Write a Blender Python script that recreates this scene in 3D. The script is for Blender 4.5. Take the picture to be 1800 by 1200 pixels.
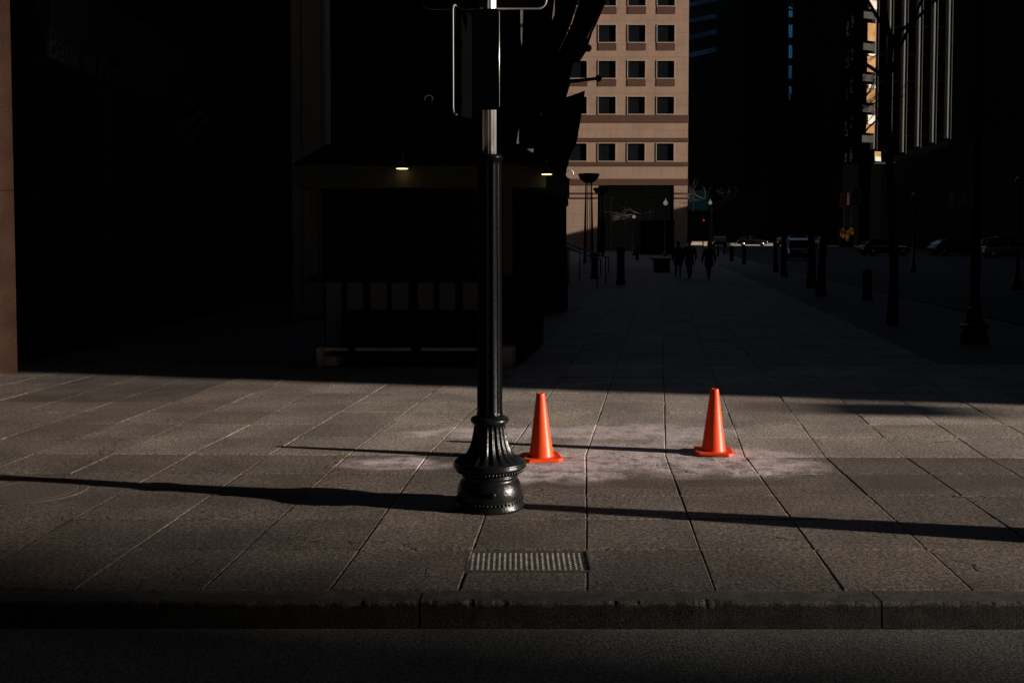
import bpy, bmesh, math, random
from mathutils import Vector, Matrix, noise
R = math.radians
random.seed(11)
for o in list(bpy.data.objects): bpy.data.objects.remove(o)
SC = bpy.context.scene
COL = SC.collection

# ------------------------------------------------------------ camera
F = 1800.0; PITCH = R(2.5); CH = 1.52; PY0 = 497.0
cd = bpy.data.cameras.new('camera'); cam = bpy.data.objects.new('camera', cd); COL.objects.link(cam)
cd.sensor_width = 36; cd.lens = 36.0; cd.shift_y = -103.0/1800.0
cd.clip_start = 0.05; cd.clip_end = 3000
cam.location = (0, 0, CH); cam.rotation_euler = (math.pi/2 - PITCH, 0, 0)
SC.camera = cam

# ------------------------------------------------------------ light
ELEV = R(13.2); SLOPE = 0.222
n_ = math.hypot(1, SLOPE); UX, UY = 1/n_, -SLOPE/n_          # horizontal direction towards the sun
sun_dir = Vector((UX*math.cos(ELEV), UY*math.cos(ELEV), math.sin(ELEV)))
w = bpy.data.worlds.new('World'); SC.world = w; w.use_nodes = True
nt = w.node_tree; bg = nt.nodes['Background']
sky = nt.nodes.new('ShaderNodeTexSky'); sky.sky_type = 'NISHITA'; sky.sun_disc = False
sky.sun_elevation = ELEV; sky.sun_rotation = math.atan2(UX, UY)
nt.links.new(sky.outputs[0], bg.inputs[0]); bg.inputs[1].default_value = 0.05
sl = bpy.data.lights.new('sun', 'SUN'); sl.energy = 5.0; sl.angle = R(0.53); sl.color = (1.0, 0.90, 0.79)
so = bpy.data.objects.new('sun', sl); COL.objects.link(so)
so.rotation_euler = sun_dir.to_track_quat('Z', 'Y').to_euler(); so.location = (40, -10, 60)
SC.view_settings.view_transform = 'Standard'; SC.view_settings.look = 'None'
SC.view_settings.exposure = 0.45; SC.view_settings.gamma = 1.0
SC.render.engine = 'CYCLES'

# ------------------------------------------------------------ pixel -> place helpers (1800x1200 photo pixels)
def ray(px, py):
    x = (px-900)/F; y = -(py-PY0)/F
    return Vector((x, math.cos(PITCH)+y*math.sin(PITCH), -math.sin(PITCH)+y*math.cos(PITCH)))
def P(px, py, Y):
    d = ray(px, py); return Vector((0, 0, CH)) + d*(Y/d.y)
def G(px, py, z=0.0):
    d = ray(px, py); return Vector((0, 0, CH)) + d*((z-CH)/d.z)
def gz(Y):                                              # the far plaza rises gently
    t = min(1, max(0, (Y-60)/90)); return 0.5*t*t*(3-2*t)

# ------------------------------------------------------------ materials
MATS = {}
def mat(name, col, rough=0.6, metal=0.0, var=0.15, vs=3.0, bump=0.0, bs=40.0, spec=0.5, emit=None, es=0.0, coat=0.0, streak=False):
    if name in MATS: return MATS[name]
    m = bpy.data.materials.new(name); m.use_nodes = True; t = m.node_tree; b = t.nodes['Principled BSDF']
    b.inputs['Roughness'].default_value = rough; b.inputs['Metallic'].default_value = metal
    b.inputs['Specular IOR Level'].default_value = spec
    if coat: b.inputs['Coat Weight'].default_value = coat
    tc = t.nodes.new('ShaderNodeTexCoord')
    nz = t.nodes.new('ShaderNodeTexNoise'); nz.inputs['Scale'].default_value = vs; nz.inputs['Detail'].default_value = 6
    if streak:
        mp = t.nodes.new('ShaderNodeMapping'); mp.inputs['Scale'].default_value = (1, 1, 0.12)
        t.links.new(tc.outputs['Object'], mp.inputs[0]); t.links.new(mp.outputs[0], nz.inputs['Vector'])
    else: t.links.new(tc.outputs['Object'], nz.inputs['Vector'])
    mx = t.nodes.new('ShaderNodeMix'); mx.data_type = 'RGBA'
    mx.inputs[6].default_value = (*[c*(1-var) for c in col], 1); mx.inputs[7].default_value = (*[min(1, c*(1+var)) for c in col], 1)
    t.links.new(nz.outputs['Fac'], mx.inputs[0]); t.links.new(mx.outputs[2], b.inputs['Base Color'])
    if bump:
        n2 = t.nodes.new('ShaderNodeTexNoise'); n2.inputs['Scale'].default_value = bs; n2.inputs['Detail'].default_value = 5
        t.links.new(tc.outputs['Object'], n2.inputs['Vector'])
        bp = t.nodes.new('ShaderNodeBump'); bp.inputs['Strength'].default_value = bump; bp.inputs['Distance'].default_value = 0.01
        t.links.new(n2.outputs['Fac'], bp.inputs['Height']); t.links.new(bp.outputs[0], b.inputs['Normal'])
    if emit:
        b.inputs['Emission Color'].default_value = (*emit, 1); b.inputs['Emission Strength'].default_value = es
    MATS[name] = m; return m

class NB:                                               # tiny node-graph builder
    def __init__(s, name):
        s.m = bpy.data.materials.new(name); s.m.use_nodes = True; s.t = s.m.node_tree; s.b = s.t.nodes['Principled BSDF']
        s.tc = s.t.nodes.new('ShaderNodeTexCoord'); MATS[name] = s.m
    def put(s, sock, v):
        if isinstance(v, bpy.types.NodeSocket): s.t.links.new(v, sock)
        else: sock.default_value = v
    def noise(s, scale, detail=5, vec=None, rough=0.5):
        n = s.t.nodes.new('ShaderNodeTexNoise'); n.inputs['Scale'].default_value = scale; n.inputs['Detail'].default_value = detail
        n.inputs['Roughness'].default_value = rough
        s.t.links.new(vec or s.tc.outputs['Object'], n.inputs['Vector']); return n.outputs['Fac']
    def math(s, op, a, b=0.0, c=None, clamp=False):
        n = s.t.nodes.new('ShaderNodeMath'); n.operation = op; n.use_clamp = clamp
        s.put(n.inputs[0], a); s.put(n.inputs[1], b)
        if c is not None: s.put(n.inputs[2], c)
        return n.outputs[0]
    def ramp(s, v, lo, hi, a=0.0, b=1.0):
        n = s.t.nodes.new('ShaderNodeMapRange'); n.interpolation_type = 'SMOOTHSTEP'
        s.put(n.inputs[0], v); n.inputs[1].default_value = lo; n.inputs[2].default_value = hi
        n.inputs[3].default_value = a; n.inputs[4].default_value = b; return n.outputs[0]
    def mix(s, f, a, b, blend='MIX'):
        n = s.t.nodes.new('ShaderNodeMix'); n.data_type = 'RGBA'; n.blend_type = blend
        s.put(n.inputs[0], f); s.put(n.inputs[6], a if isinstance(a, bpy.types.NodeSocket) else (*a, 1)); s.put(n.inputs[7], b if isinstance(b, bpy.types.NodeSocket) else (*b, 1))
        return n.outputs[2]
    def scale_col(s, col, f):
        n = s.t.nodes.new('ShaderNodeVectorMath'); n.operation = 'SCALE'
        s.put(n.inputs[0], col if isinstance(col, bpy.types.NodeSocket) else col); s.put(n.inputs[3], f); return n.outputs[0]
    def xyz(s):
        n = s.t.nodes.new('ShaderNodeSeparateXYZ'); s.t.links.new(s.tc.outputs['Object'], n.inputs[0]); return n.outputs
    def blob(s, cx, cy, rx, ry, wob=None):             # soft elliptical stain mask in the object's own metres
        x, y, z = s.xyz()
        a = s.math('POWER', s.math('ABSOLUTE', s.math('DIVIDE', s.math('SUBTRACT', x, cx), rx)), 2.0)
        b = s.math('POWER', s.math('ABSOLUTE', s.math('DIVIDE', s.math('SUBTRACT', y, cy), ry)), 2.0)
        d = s.math('ADD', a, b)
        if wob is not None: d = s.math('ADD', d, wob)
        return s.ramp(d, 0.25, 1.15, 1.0, 0.0)
    def bump(s, h, strength, dist, prev=None):
        n = s.t.nodes.new('ShaderNodeBump'); n.inputs['Strength'].default_value = strength; n.inputs['Distance'].default_value = dist
        s.t.links.new(h, n.inputs['Height'])
        if prev: s.t.links.new(prev, n.inputs['Normal'])
        return n.outputs[0]

# ------------------------------------------------------------ mesh helpers
def link(name, me, m=None, parent=None):
    o = bpy.data.objects.new(name, me); COL.objects.link(o)
    if isinstance(m, NB): m = m.m
    if m is not None and me is not None: me.materials.append(m)
    if parent is not None: o.parent = parent
    return o
def finish(name, bm, m, parent=None, smooth=False, recalc=True):
    me = bpy.data.meshes.new(name)
    if recalc: bmesh.ops.recalc_face_normals(bm, faces=bm.faces[:])
    if smooth:
        for f in bm.faces: f.smooth = True
    bm.to_mesh(me); bm.free()
    return link(name, me, m, parent)
def thing(name, label, cat, loc=(0, 0, 0), rz=0.0, group=None):
    o = bpy.data.objects.new(name, None); COL.objects.link(o); o.empty_display_size = 0.2
    o.location = loc; o.rotation_euler = (0, 0, rz); return tag(o, label, cat, group)
def tag(o, label, cat, group=None):
    o['label'] = label; o['category'] = cat
    if group: o['group'] = group
    return o
def struct(o): o['kind'] = 'structure'; return o
def box(bm, x0, x1, y0, y1, z0, z1, M=None, bev=0.0):
    vs = [bm.verts.new((x, y, z)) for x in (x0, x1) for y in (y0, y1) for z in (z0, z1)]
    fs = [(0, 1, 3, 2), (4, 6, 7, 5), (0, 4, 5, 1), (2, 3, 7, 6), (0, 2, 6, 4), (1, 5, 7, 3)]
    faces = [bm.faces.new([vs[i] for i in f]) for f in fs]
    if M is not None: bmesh.ops.transform(bm, matrix=M, verts=vs)
    if bev:
        es = list({e for f in faces for e in f.edges}); bmesh.ops.bevel(bm, geom=es, offset=bev, segments=2, affect='EDGES')
    return vs
def lathe(bm, prof, seg=48, flute=None, M=None):        # prof: (r, z[, flute_amp]); radial modulation for flutes
    rings = []
    for p in prof:
        r, z = p[0], p[1]; am = p[2] if len(p) > 2 else 0.0; nf = flute or 12
        ring = []
        for i in range(seg):
            a = 2*math.pi*i/seg
            rr = r*(1 - am*(0.5+0.5*math.cos(a*nf))) if am else r
            ring.append(bm.verts.new((rr*math.cos(a), rr*math.sin(a), z)))
        rings.append(ring)
    for a, b in zip(rings, rings[1:]):
        for i in range(seg): bm.faces.new((a[i], a[(i+1) % seg], b[(i+1) % seg], b[i]))
    bm.faces.new(rings[0][::-1]); bm.faces.new(rings[-1])
    vs = [v for r_ in rings for v in r_]
    if M is not None: bmesh.ops.transform(bm, matrix=M, verts=vs)
    return vs
def tube(bm, pts, rad, seg=8, cap=True):                # pts list of Vector, rad float or list
    pts = [Vector(p) for p in pts]
    if not hasattr(rad, '__len__'): rad = [rad]*len(pts)
    rings = []; up = Vector((0, 0, 1)); pn = None
    for i, p in enumerate(pts):
        d = (pts[min(i+1, len(pts)-1)] - pts[max(i-1, 0)])
        if d.length < 1e-9: d = Vector((0, 0, 1))
        d.normalize()
        if pn is None: n = d.cross(up if abs(d.z) < 0.95 else Vector((1, 0, 0))).normalized()
        else:
            n = pn - d*pn.dot(d)
            n = n.normalized() if n.length > 1e-6 else d.orthogonal().normalized()
        pn = n; b = d.cross(n)
        rings.append([bm.verts.new(p + (n*math.cos(2*math.pi*k/seg) + b*math.sin(2*math.pi*k/seg))*rad[i]) for k in range(seg)])
    for a, b in zip(rings, rings[1:]):
        for k in range(seg): bm.faces.new((a[k], a[(k+1) % seg], b[(k+1) % seg], b[k]))
    if cap: bm.faces.new(rings[0][::-1]); bm.faces.new(rings[-1])
def ball(bm, c, r, seg=10, sz=1.0):
    if not hasattr(r, '__len__'): r = (r, r, r*sz)
    bmesh.ops.create_uvsphere(bm, u_segments=seg, v_segments=max(5, seg//2+2), radius=1, matrix=Matrix.Translation(c) @ Matrix.Diagonal((*r, 1)))
def prism(bm, poly, z0, z1):                            # footprint polygon extruded
    a = [bm.verts.new((x, y, z0)) for x, y in poly]; b = [bm.verts.new((x, y, z1)) for x, y in poly]
    n = len(poly)
    for i in range(n): bm.faces.new((a[i], a[(i+1) % n], b[(i+1) % n], b[i]))
    bm.faces.new(a[::-1]); bm.faces.new(b)
def facade(bm, O, X, N, xs, zs, hole, depth=0.3):       # wall sheet with real recessed openings; O origin, X along, N outward
    O = Vector(O); X = Vector(X).normalized(); N = Vector(N).normalized(); Z = Vector((0, 0, 1))
    def q(a, b, c, d): bm.faces.new([bm.verts.new(v) for v in (a, b, c, d)])
    for i in range(len(xs)-1):
        for j in range(len(zs)-1):
            p = [O+X*xs[i]+Z*zs[j], O+X*xs[i+1]+Z*zs[j], O+X*xs[i+1]+Z*zs[j+1], O+X*xs[i]+Z*zs[j+1]]
            if hole(i, j):
                r = [v-N*depth for v in p]
                for k in range(4):
                    di, dj = [(0, -1), (1, 0), (0, 1), (-1, 0)][k]; ii, jj = i+di, j+dj
                    if 0 <= ii < len(xs)-1 and 0 <= jj < len(zs)-1 and hole(ii, jj): continue
                    q(p[k], p[(k+1) % 4], r[(k+1) % 4], r[k])
            else: q(*p)
def copy_tree(o, parent=None, skip=()):
    c = o.copy(); COL.objects.link(c)
    if parent is not None: c.parent = parent
    for ch in o.children:
        if ch.name.split('.')[0] in skip: continue
        copy_tree(ch, c, skip)
    return c

# ============================================================ GROUND
def m_slab():
    n = NB('paving_stone'); t = n.t
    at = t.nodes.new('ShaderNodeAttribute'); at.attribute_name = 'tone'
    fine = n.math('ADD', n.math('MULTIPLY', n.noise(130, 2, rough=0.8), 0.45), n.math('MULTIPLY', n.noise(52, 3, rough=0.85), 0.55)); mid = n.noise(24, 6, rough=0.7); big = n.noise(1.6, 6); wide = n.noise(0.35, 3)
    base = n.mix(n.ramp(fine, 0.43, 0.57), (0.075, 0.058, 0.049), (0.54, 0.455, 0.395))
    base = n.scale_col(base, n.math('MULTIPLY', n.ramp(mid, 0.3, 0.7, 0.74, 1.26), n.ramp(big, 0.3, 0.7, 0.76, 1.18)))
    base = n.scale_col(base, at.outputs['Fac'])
    _x, _y, _z = n.xyz()
    brown = n.math('MULTIPLY', n.ramp(n.noise(0.9, 4), 0.35, 0.6, 0.35, 1.0), n.ramp(at.outputs['Fac'], 0.5, 0.75, 1.0, 0.25))
    base = n.mix(brown, base, n.mix(1.0, base, (1.0, 0.955, 0.90), 'MULTIPLY'))
    # pale salt bloom round the cones and dark worn patches: stains with edges of their own
    wob = n.math('MULTIPLY', n.math('SUBTRACT', n.noise(2.6, 6), 0.5), 2.4)
    salt = None
    for (px, py, rx, ry) in [(975, 825, 0.50, 0.42), (1110, 800, 0.75, 0.62), (1270, 812, 0.70, 0.50), (690, 815, 0.42, 0.22), (1130, 760, 0.9, 0.35), (1340, 800, 0.38, 0.18), (880, 760, 0.8, 0.3)]:
        c = G(px, py); bl = n.blob(c.x, c.y, rx, ry, wob); salt = bl if salt is None else n.math('MAXIMUM', salt, bl)
    salt = n.math('MULTIPLY', salt, n.math('MULTIPLY', n.ramp(n.noise(7, 7, rough=0.75), 0.36, 0.6, 0.22, 1.1), n.ramp(n.noise(38, 4, rough=0.8), 0.36, 0.58, 0.8, 1.15)))
    base = n.mix(n.math('MULTIPLY', salt, 0.92, clamp=True), base, n.scale_col(n.mix(n.ramp(fine, 0.38, 0.62), (0.37, 0.30, 0.30), (0.90, 0.76, 0.77)), 1.0))
    wob2 = n.math('MULTIPLY', n.math('SUBTRACT', n.noise(1.9, 6), 0.5), 2.0)
    dk = None
    for (px, py, rx, ry) in [(1120, 850, 0.30, 0.16), (90, 668, 0.9, 0.35), (1650, 845, 0.8, 0.25), (330, 870, 1.0, 0.3), (1280, 848, 0.5, 0.12), (1000, 850, 0.3, 0.12)]:
        c = G(px, py); bl = n.blob(c.x, c.y, rx, ry, wob2); dk = bl if dk is None else n.math('MAXIMUM', dk, bl)
    base = n.mix(n.math('MULTIPLY', dk, 0.42), base, (0.05, 0.038, 0.034))
    # sparse bright quartz specks and chewing-gum dots
    v = t.nodes.new('ShaderNodeTexVoronoi'); v.inputs['Scale'].default_value = 9; t.links.new(n.tc.outputs['Object'], v.inputs['Vector'])
    sp = n.math('MULTIPLY', n.ramp(v.outputs['Distance'], 0.03, 0.045, 1.0, 0.0), n.ramp(n.noise(5, 2), 0.55, 0.62))
    base = n.mix(n.math('MULTIPLY', sp, 0.8), base, (0.6, 0.56, 0.5))
    # hair cracks
    cv = t.nodes.new('ShaderNodeTexVoronoi'); cv.feature = 'DISTANCE_TO_EDGE'; cv.inputs['Scale'].default_value = 0.9
    ds = t.nodes.new('ShaderNodeVectorMath'); ds.operation = 'ADD'
    nn = t.nodes.new('ShaderNodeTexNoise'); nn.inputs['Scale'].default_value = 6; t.links.new(n.tc.outputs['Object'], nn.inputs['Vector'])
    sc = t.nodes.new('ShaderNodeVectorMath'); sc.operation = 'SCALE'; sc.inputs[3].default_value = 0.22; t.links.new(nn.outputs['Color'], sc.inputs[0])
    t.links.new(n.tc.outputs['Object'], ds.inputs[0]); t.links.new(sc.outputs[0], ds.inputs[1]); t.links.new(ds.outputs[0], cv.inputs['Vector'])
    crack = n.math('MULTIPLY', n.ramp(cv.outputs['Distance'], 0.0, 0.006, 1.0, 0.0), n.ramp(n.noise(0.8, 2), 0.52, 0.56))
    base = n.mix(n.math('MULTIPLY', crack, 0.85), base, (0.02, 0.016, 0.014))
    n.t.links.new(base, n.b.inputs['Base Color'])
    n.put(n.b.inputs['Roughness'], n.ramp(mid, 0.2, 0.8, 0.62, 0.86)); n.b.inputs['Specular IOR Level'].default_value = 0.35
    h = n.math('SUBTRACT', n.math('ADD', n.math('MULTIPLY', fine, 0.5), n.math('MULTIPLY', mid, 0.6)), n.math('MULTIPLY', crack, 1.5))
    nb = n.bump(h, 0.55, 0.0035); nb2 = n.bump(big, 0.35, 0.03, nb)
    t.links.new(nb2, n.b.inputs['Normal']); return n.m
SLAB = m_slab()
def m_asphalt():
    n = NB('asphalt'); g = n.ramp(n.noise(85, 3, rough=0.8), 0.38, 0.62); f = n.noise(45, 6, rough=0.75)
    base = n.mix(g, (0.035, 0.035, 0.032), (0.19, 0.185, 0.165)); base = n.scale_col(base, n.ramp(n.noise(1.3, 5), 0.25, 0.75, 0.7, 1.25))
    base = n.mix(n.math('MULTIPLY', n.ramp(n.noise(110, 1), 0.70, 0.76), 0.8), base, (0.34, 0.31, 0.25))
    n.t.links.new(base, n.b.inputs['Base Color']); n.b.inputs['Roughness'].default_value = 0.8
    n.t.links.new(n.bump(n.math('ADD', g, f), 0.7, 0.004), n.b.inputs['Normal']); return n.m
ASPH = m_asphalt()

KERB_L, KERB_R = G(0, 1036.5), G(1800, 1038.5)
kslope = (KERB_R.y-KERB_L.y)/(KERB_R.x-KERB_L.x)
def yrow(py, X): return G(900, py).y + kslope*0.9*X
ROAD_Z = -0.115
# road: one sheet to the horizon, following the gentle rise of the street
bm = bmesh.new(); xs = [-900, -60, -20, 0, 20, 60, 130, 900]; DASPH = mat('shade_dark_asphalt', (0.028, 0.027, 0.026), 0.9, var=0.3, vs=1.2, bump=0.4, bs=60, spec=0.2)  # darker asphalt copy stands in for shade on the side street
for nm_, ys, m_ in (('road', [-700, -40, 0, 4, 11.6], ASPH), ('side_street', [11.6, 30, 60, 75, 90, 105, 120, 135, 150, 200, 400, 1500], DASPH)):
    bm = bmesh.new(); g = [[bm.verts.new((x, y, ROAD_Z+gz(y)*1.0)) for x in xs] for y in ys]
    for a, b in zip(g, g[1:]):
        for i in range(len(xs)-1): bm.faces.new((a[i], a[i+1], b[i+1], b[i]))
    struct(finish(nm_, bm, m_))

# paving slabs: every slab a thin stone with worn edges, laid a few mm out of level
B0, B1 = G(200, 797.5), G(1450, 802.7); bsl = (B1.y-B0.y)/(B1.x-B0.x)
def by(X): return B0.y + bsl*(X-B0.x)
front_py = [1036.5, 965, 911.5, 870, 832, 801]; FR = [G(900, p).y for p in front_py]
rows_back = [G(900, p).y for p in (801, 768, 745.5, 724.5, 706.5)]
while rows_back[-1] < 60: rows_back.append(rows_back[-1] + random.choice((0.56, 0.57, 0.58)))
JB = {}
def jx(k):                                              # joint k crosses the boundary row here
    return G(1030+139.5*k, 801).x
def jdir(k): 
    vp = 1160 if k >= -1 else max(1075, 1160+(k+1)*17); return (vp-900)/F
def jpt(k, Y, front):
    x0 = jx(k); yb = by(x0)
    return x0 + (Y-yb)*((1027-900)/F if front else jdir(k))
def rowy(r, X, front): 
    return r + kslope*0.9*X
pe0, pe1 = G(1489, 588), G(1605, 647)
def plaza_edge(Y): return pe0.x + (Y-pe0.y)*0.1445
GRATE = (G(820, 1003), G(1038, 968))
slab_bm = bmesh.new(); tone = []
def add_slab(q, tn, lift, tilt, gap=0.005):
    c = sum(q, Vector())/4; n0 = len(slab_bm.faces)
    ins = []
    for i, v in enumerate(q):
        d = (c-v); gj = gap*random.choice((0.3, 0.6, 0.9, 1.3, 2.1)); gt_ = gap*random.uniform(1.6, 4.2)
        p = v + Vector((math.copysign(gj, d.x), math.copysign(gt_, d.y), 0)); p.z = lift + (p.x-c.x)*tilt[0] + (p.y-c.y)*tilt[1]; ins.append(p)
    wv = random.uniform(0.004, 0.008)
    inner = [slab_bm.verts.new(p + (c-p).normalized()*wv*1.414 + Vector((0, 0, 0))) for p in ins]
    for a, p in zip(inner, ins): a.co.z = p.z
    outer = [slab_bm.verts.new(p-Vector((0, 0, random.uniform(0.0015, 0.004)))) for p in ins]
    bot = [slab_bm.verts.new((p.x, p.y, -0.045)) for p in ins]
    fs = [slab_bm.faces.new(inner)]
    for i in range(4):
        j = (i+1) % 4
        fs.append(slab_bm.faces.new((outer[i], outer[j], inner[j], inner[i]))); fs.append(slab_bm.faces.new((bot[i], bot[j], outer[j], outer[i])))
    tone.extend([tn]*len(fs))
rs = random.Random(5)
def do_rows(rows, front, k0, k1):
    for ri in range(len(rows)-1):
        for k in range(k0, k1):
            xa = jpt(k, rows[ri], front)
            if not front and (xa > plaza_edge(rows[ri]) and rows[ri] > 11.8): continue
            if xa < -26: continue
            q = []
            for (r, kk) in ((ri, k), (ri, k+1), (ri+1, k+1), (ri+1, k)):
                x = jpt(kk, rows[r], front); y = rows[r] + kslope*0.9*x
                if (front and r == len(rows)-1) or (not front and r == 0): x = jx(kk); y = by(x)
                q.append(Vector((x, y, 0)))
            near = rows[ri] < 12
            am = 0.0016 if near else 0.002
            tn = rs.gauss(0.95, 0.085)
            tn *= max(0.45, 1-0.085*max(0, -2-k)) * max(0.8, 1-0.05*max(0, k-4))  # painted vignette: slab tone falls off to left and right
            if not front and rows[ri] > 12: tn *= 0.72  # plaza rows beyond the sun made darker in tone to deepen their shade
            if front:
                tn = rs.gauss(0.45, 0.045)*max(0.72, 1-0.04*max(0, -2-k))*max(0.74, 1-0.05*max(0, k-1))  # front slabs carry a painted side falloff too
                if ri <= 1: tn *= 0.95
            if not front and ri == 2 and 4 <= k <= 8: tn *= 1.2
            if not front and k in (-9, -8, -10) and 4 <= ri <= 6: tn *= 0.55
            # the gap for the steel cover
            if front and ri == 0 and k == -1:
                gy = GRATE[0].y
                q2 = [q[0], q[1], q[2].lerp(q[1], 0), q[3]]
                fa = (G(900, 1004).y - rows[0])/(rows[1]-rows[0])
                q = [q[0], q[1], q[1].lerp(q[2], fa), q[0].lerp(q[3], fa)]
            add_slab(q, max(0.3, tn), rs.uniform(-am, am), (rs.gauss(0, 0.0022), rs.gauss(0, 0.0022)), gap=0.0022)
do_rows(FR, True, -12, 14)
do_rows(rows_back, False, -48, 30)
me = bpy.data.meshes.new('pavement'); bmesh.ops.recalc_face_normals(slab_bm, faces=slab_bm.faces[:]); slab_bm.to_mesh(me); slab_bm.free()
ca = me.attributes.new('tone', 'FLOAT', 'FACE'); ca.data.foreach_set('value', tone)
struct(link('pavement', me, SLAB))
# bedding below the slabs, the brick verge under the street trees and the far plaza
BED = mat('bedding', (0.018, 0.016, 0.014), 0.95)
FPAV = mat('far_paving', (0.06, 0.058, 0.056), 0.75, var=0.25, vs=0.8, bump=0.3, bs=30)
yk = lambda X: G(900, 1036.5).y + kslope*0.9*X
bm = bmesh.new(); prism(bm, [(-28, yk(-28)+0.004), (9, yk(9)+0.004), (9, 60), (-28, 60)], -0.35, -0.03)
struct(finish('paving_bed', bm, BED))
def brick_mat():
    n = NB('verge_brick'); b = n.t.nodes.new('ShaderNodeTexBrick'); b.inputs['Scale'].default_value = 1.0
    b.inputs['Brick Width'].default_value = 0.2; b.inputs['Row Height'].default_value = 0.1; b.inputs['Mortar Size'].default_value = 0.006
    b.inputs[1].default_value = (0.07, 0.045, 0.036, 1); b.inputs[2].default_value = (0.10, 0.06, 0.048, 1); b.inputs[3].default_value = (0.04, 0.04, 0.04, 1)
    n.t.links.new(n.tc.outputs['Object'], b.inputs['Vector'])
    n.t.links.new(b.outputs['Color'], n.b.inputs['Base Color']); n.b.inputs['Roughness'].default_value = 0.85; return n.m
VERGE = brick_mat()
def kx(Y): return plaza_edge(Y) + 3.0
bm = bmesh.new(); prism(bm, [(plaza_edge(11.6)+0.25, 11.6), (kx(11.6)+6, 11.6), (kx(13)+0.5, 14), (kx(60), 60), (plaza_edge(60)+0.5, 60)], -0.3, -0.002)
struct(finish('brick_verge', bm, VERGE))
bm = bmesh.new(); prism(bm, [(9.02, yk(9)+0.004), (18, yk(18)+0.004), (18, 11.58), (9.02, 11.58)], -0.3, -0.004)
struct(finish('side_pavement', bm, FPAV))
bm = bmesh.new(); ys = [60.02, 66, 72, 78, 84, 90, 97, 105, 113, 120, 130, 140, 150, 185]
g = []
for y in ys:
    xr = kx(60)+(y-60)*0.145
    g.append([bm.verts.new((x, y, gz(y)+dz)) for x, dz in ((-60, 0.0), (xr, 0.0), (xr+0.02, -0.11))])
for a, b in zip(g, g[1:]):
    for i in range(2): bm.faces.new((a[i], a[i+1], b[i+1], b[i]))
struct(finish('plaza', bm, FPAV))
# kerb: long granite stones with a chipped upper edge
KERBM = None
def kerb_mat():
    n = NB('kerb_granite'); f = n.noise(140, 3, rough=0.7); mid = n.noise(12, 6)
    base = n.mix(n.ramp(f, 0.35, 0.65), (0.045, 0.041, 0.036), (0.165, 0.15, 0.135)); base = n.scale_col(base, n.math('MULTIPLY', n.ramp(mid, 0.25, 0.75, 0.7, 1.2), n.ramp(n.math('ADD', n.xyz()[2], n.math('MULTIPLY', n.math('SUBTRACT', mid, 0.5), 0.05)), -0.022, -0.008, 0.38, 1.0)))  # colour drops below the top edge, painting shade onto the face
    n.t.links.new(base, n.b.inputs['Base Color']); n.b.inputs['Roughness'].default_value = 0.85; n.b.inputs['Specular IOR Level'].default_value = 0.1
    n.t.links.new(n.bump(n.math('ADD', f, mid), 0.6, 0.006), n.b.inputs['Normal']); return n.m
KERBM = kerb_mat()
kj = [G(p, 1048).x for p in (-1000, -860, 60, 740, 1541, 2340, 3100)]
rk = random.Random(3)
for a, b in zip(kj, kj[1:]):
    bm = bmesh.new(); N = max(8, int((b-a)/0.012)); prev = None; W = 0.135
    for i in range(N+1):
        x = a+0.004+(b-a-0.008)*i/N; y0 = yk(x)-0.004; nz = noise.fractal(Vector((x*9, 3.1, 0)), 0.8, 2.2, 4)
        chip = 0.004 + 0.016*max(0, nz)**1.3 + 0.006*max(0, noise.noise(Vector((x*38, 1, 5))))
        nz2 = noise.noise(Vector((x*2.3, 9.7, 1)))
        chip += 0.06*max(0, nz2-0.38)
        for cx, cw in ((G(880, 1052).x, 0.07), (G(1250, 1062).x, 0.06)):
            chip += 0.016*math.exp(-((x-cx)/cw)**2)*(0.7+0.9*noise.noise(Vector((x*40, 2, 2))))
        pts = [(y0, -0.30), (y0, -0.0005), (y0-W+chip*1.6, -0.001), (y0-W+chip*0.5, -chip*0.5-0.001), (y0-W, -chip*1.2-0.004), (y0-W-0.012, ROAD_Z-0.1)]
        ring = [bm.verts.new((x, y, z)) for y, z in pts]
        if prev:
            for k in range(len(pts)-1): bm.faces.new((prev[k], ring[k], ring[k+1], prev[k+1]))
        else: bm.faces.new(ring)
        prev = ring
    bm.faces.new(prev[::-1])
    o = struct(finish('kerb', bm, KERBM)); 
# side-street kerb
bm = bmesh.new(); prism(bm, [(kx(14)+0.5, 14), (kx(14)+0.65, 14), (kx(60)+0.15, 60), (kx(60), 60)], -0.3, 0.002)
struct(finish('side_kerb', bm, KERBM))

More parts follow.
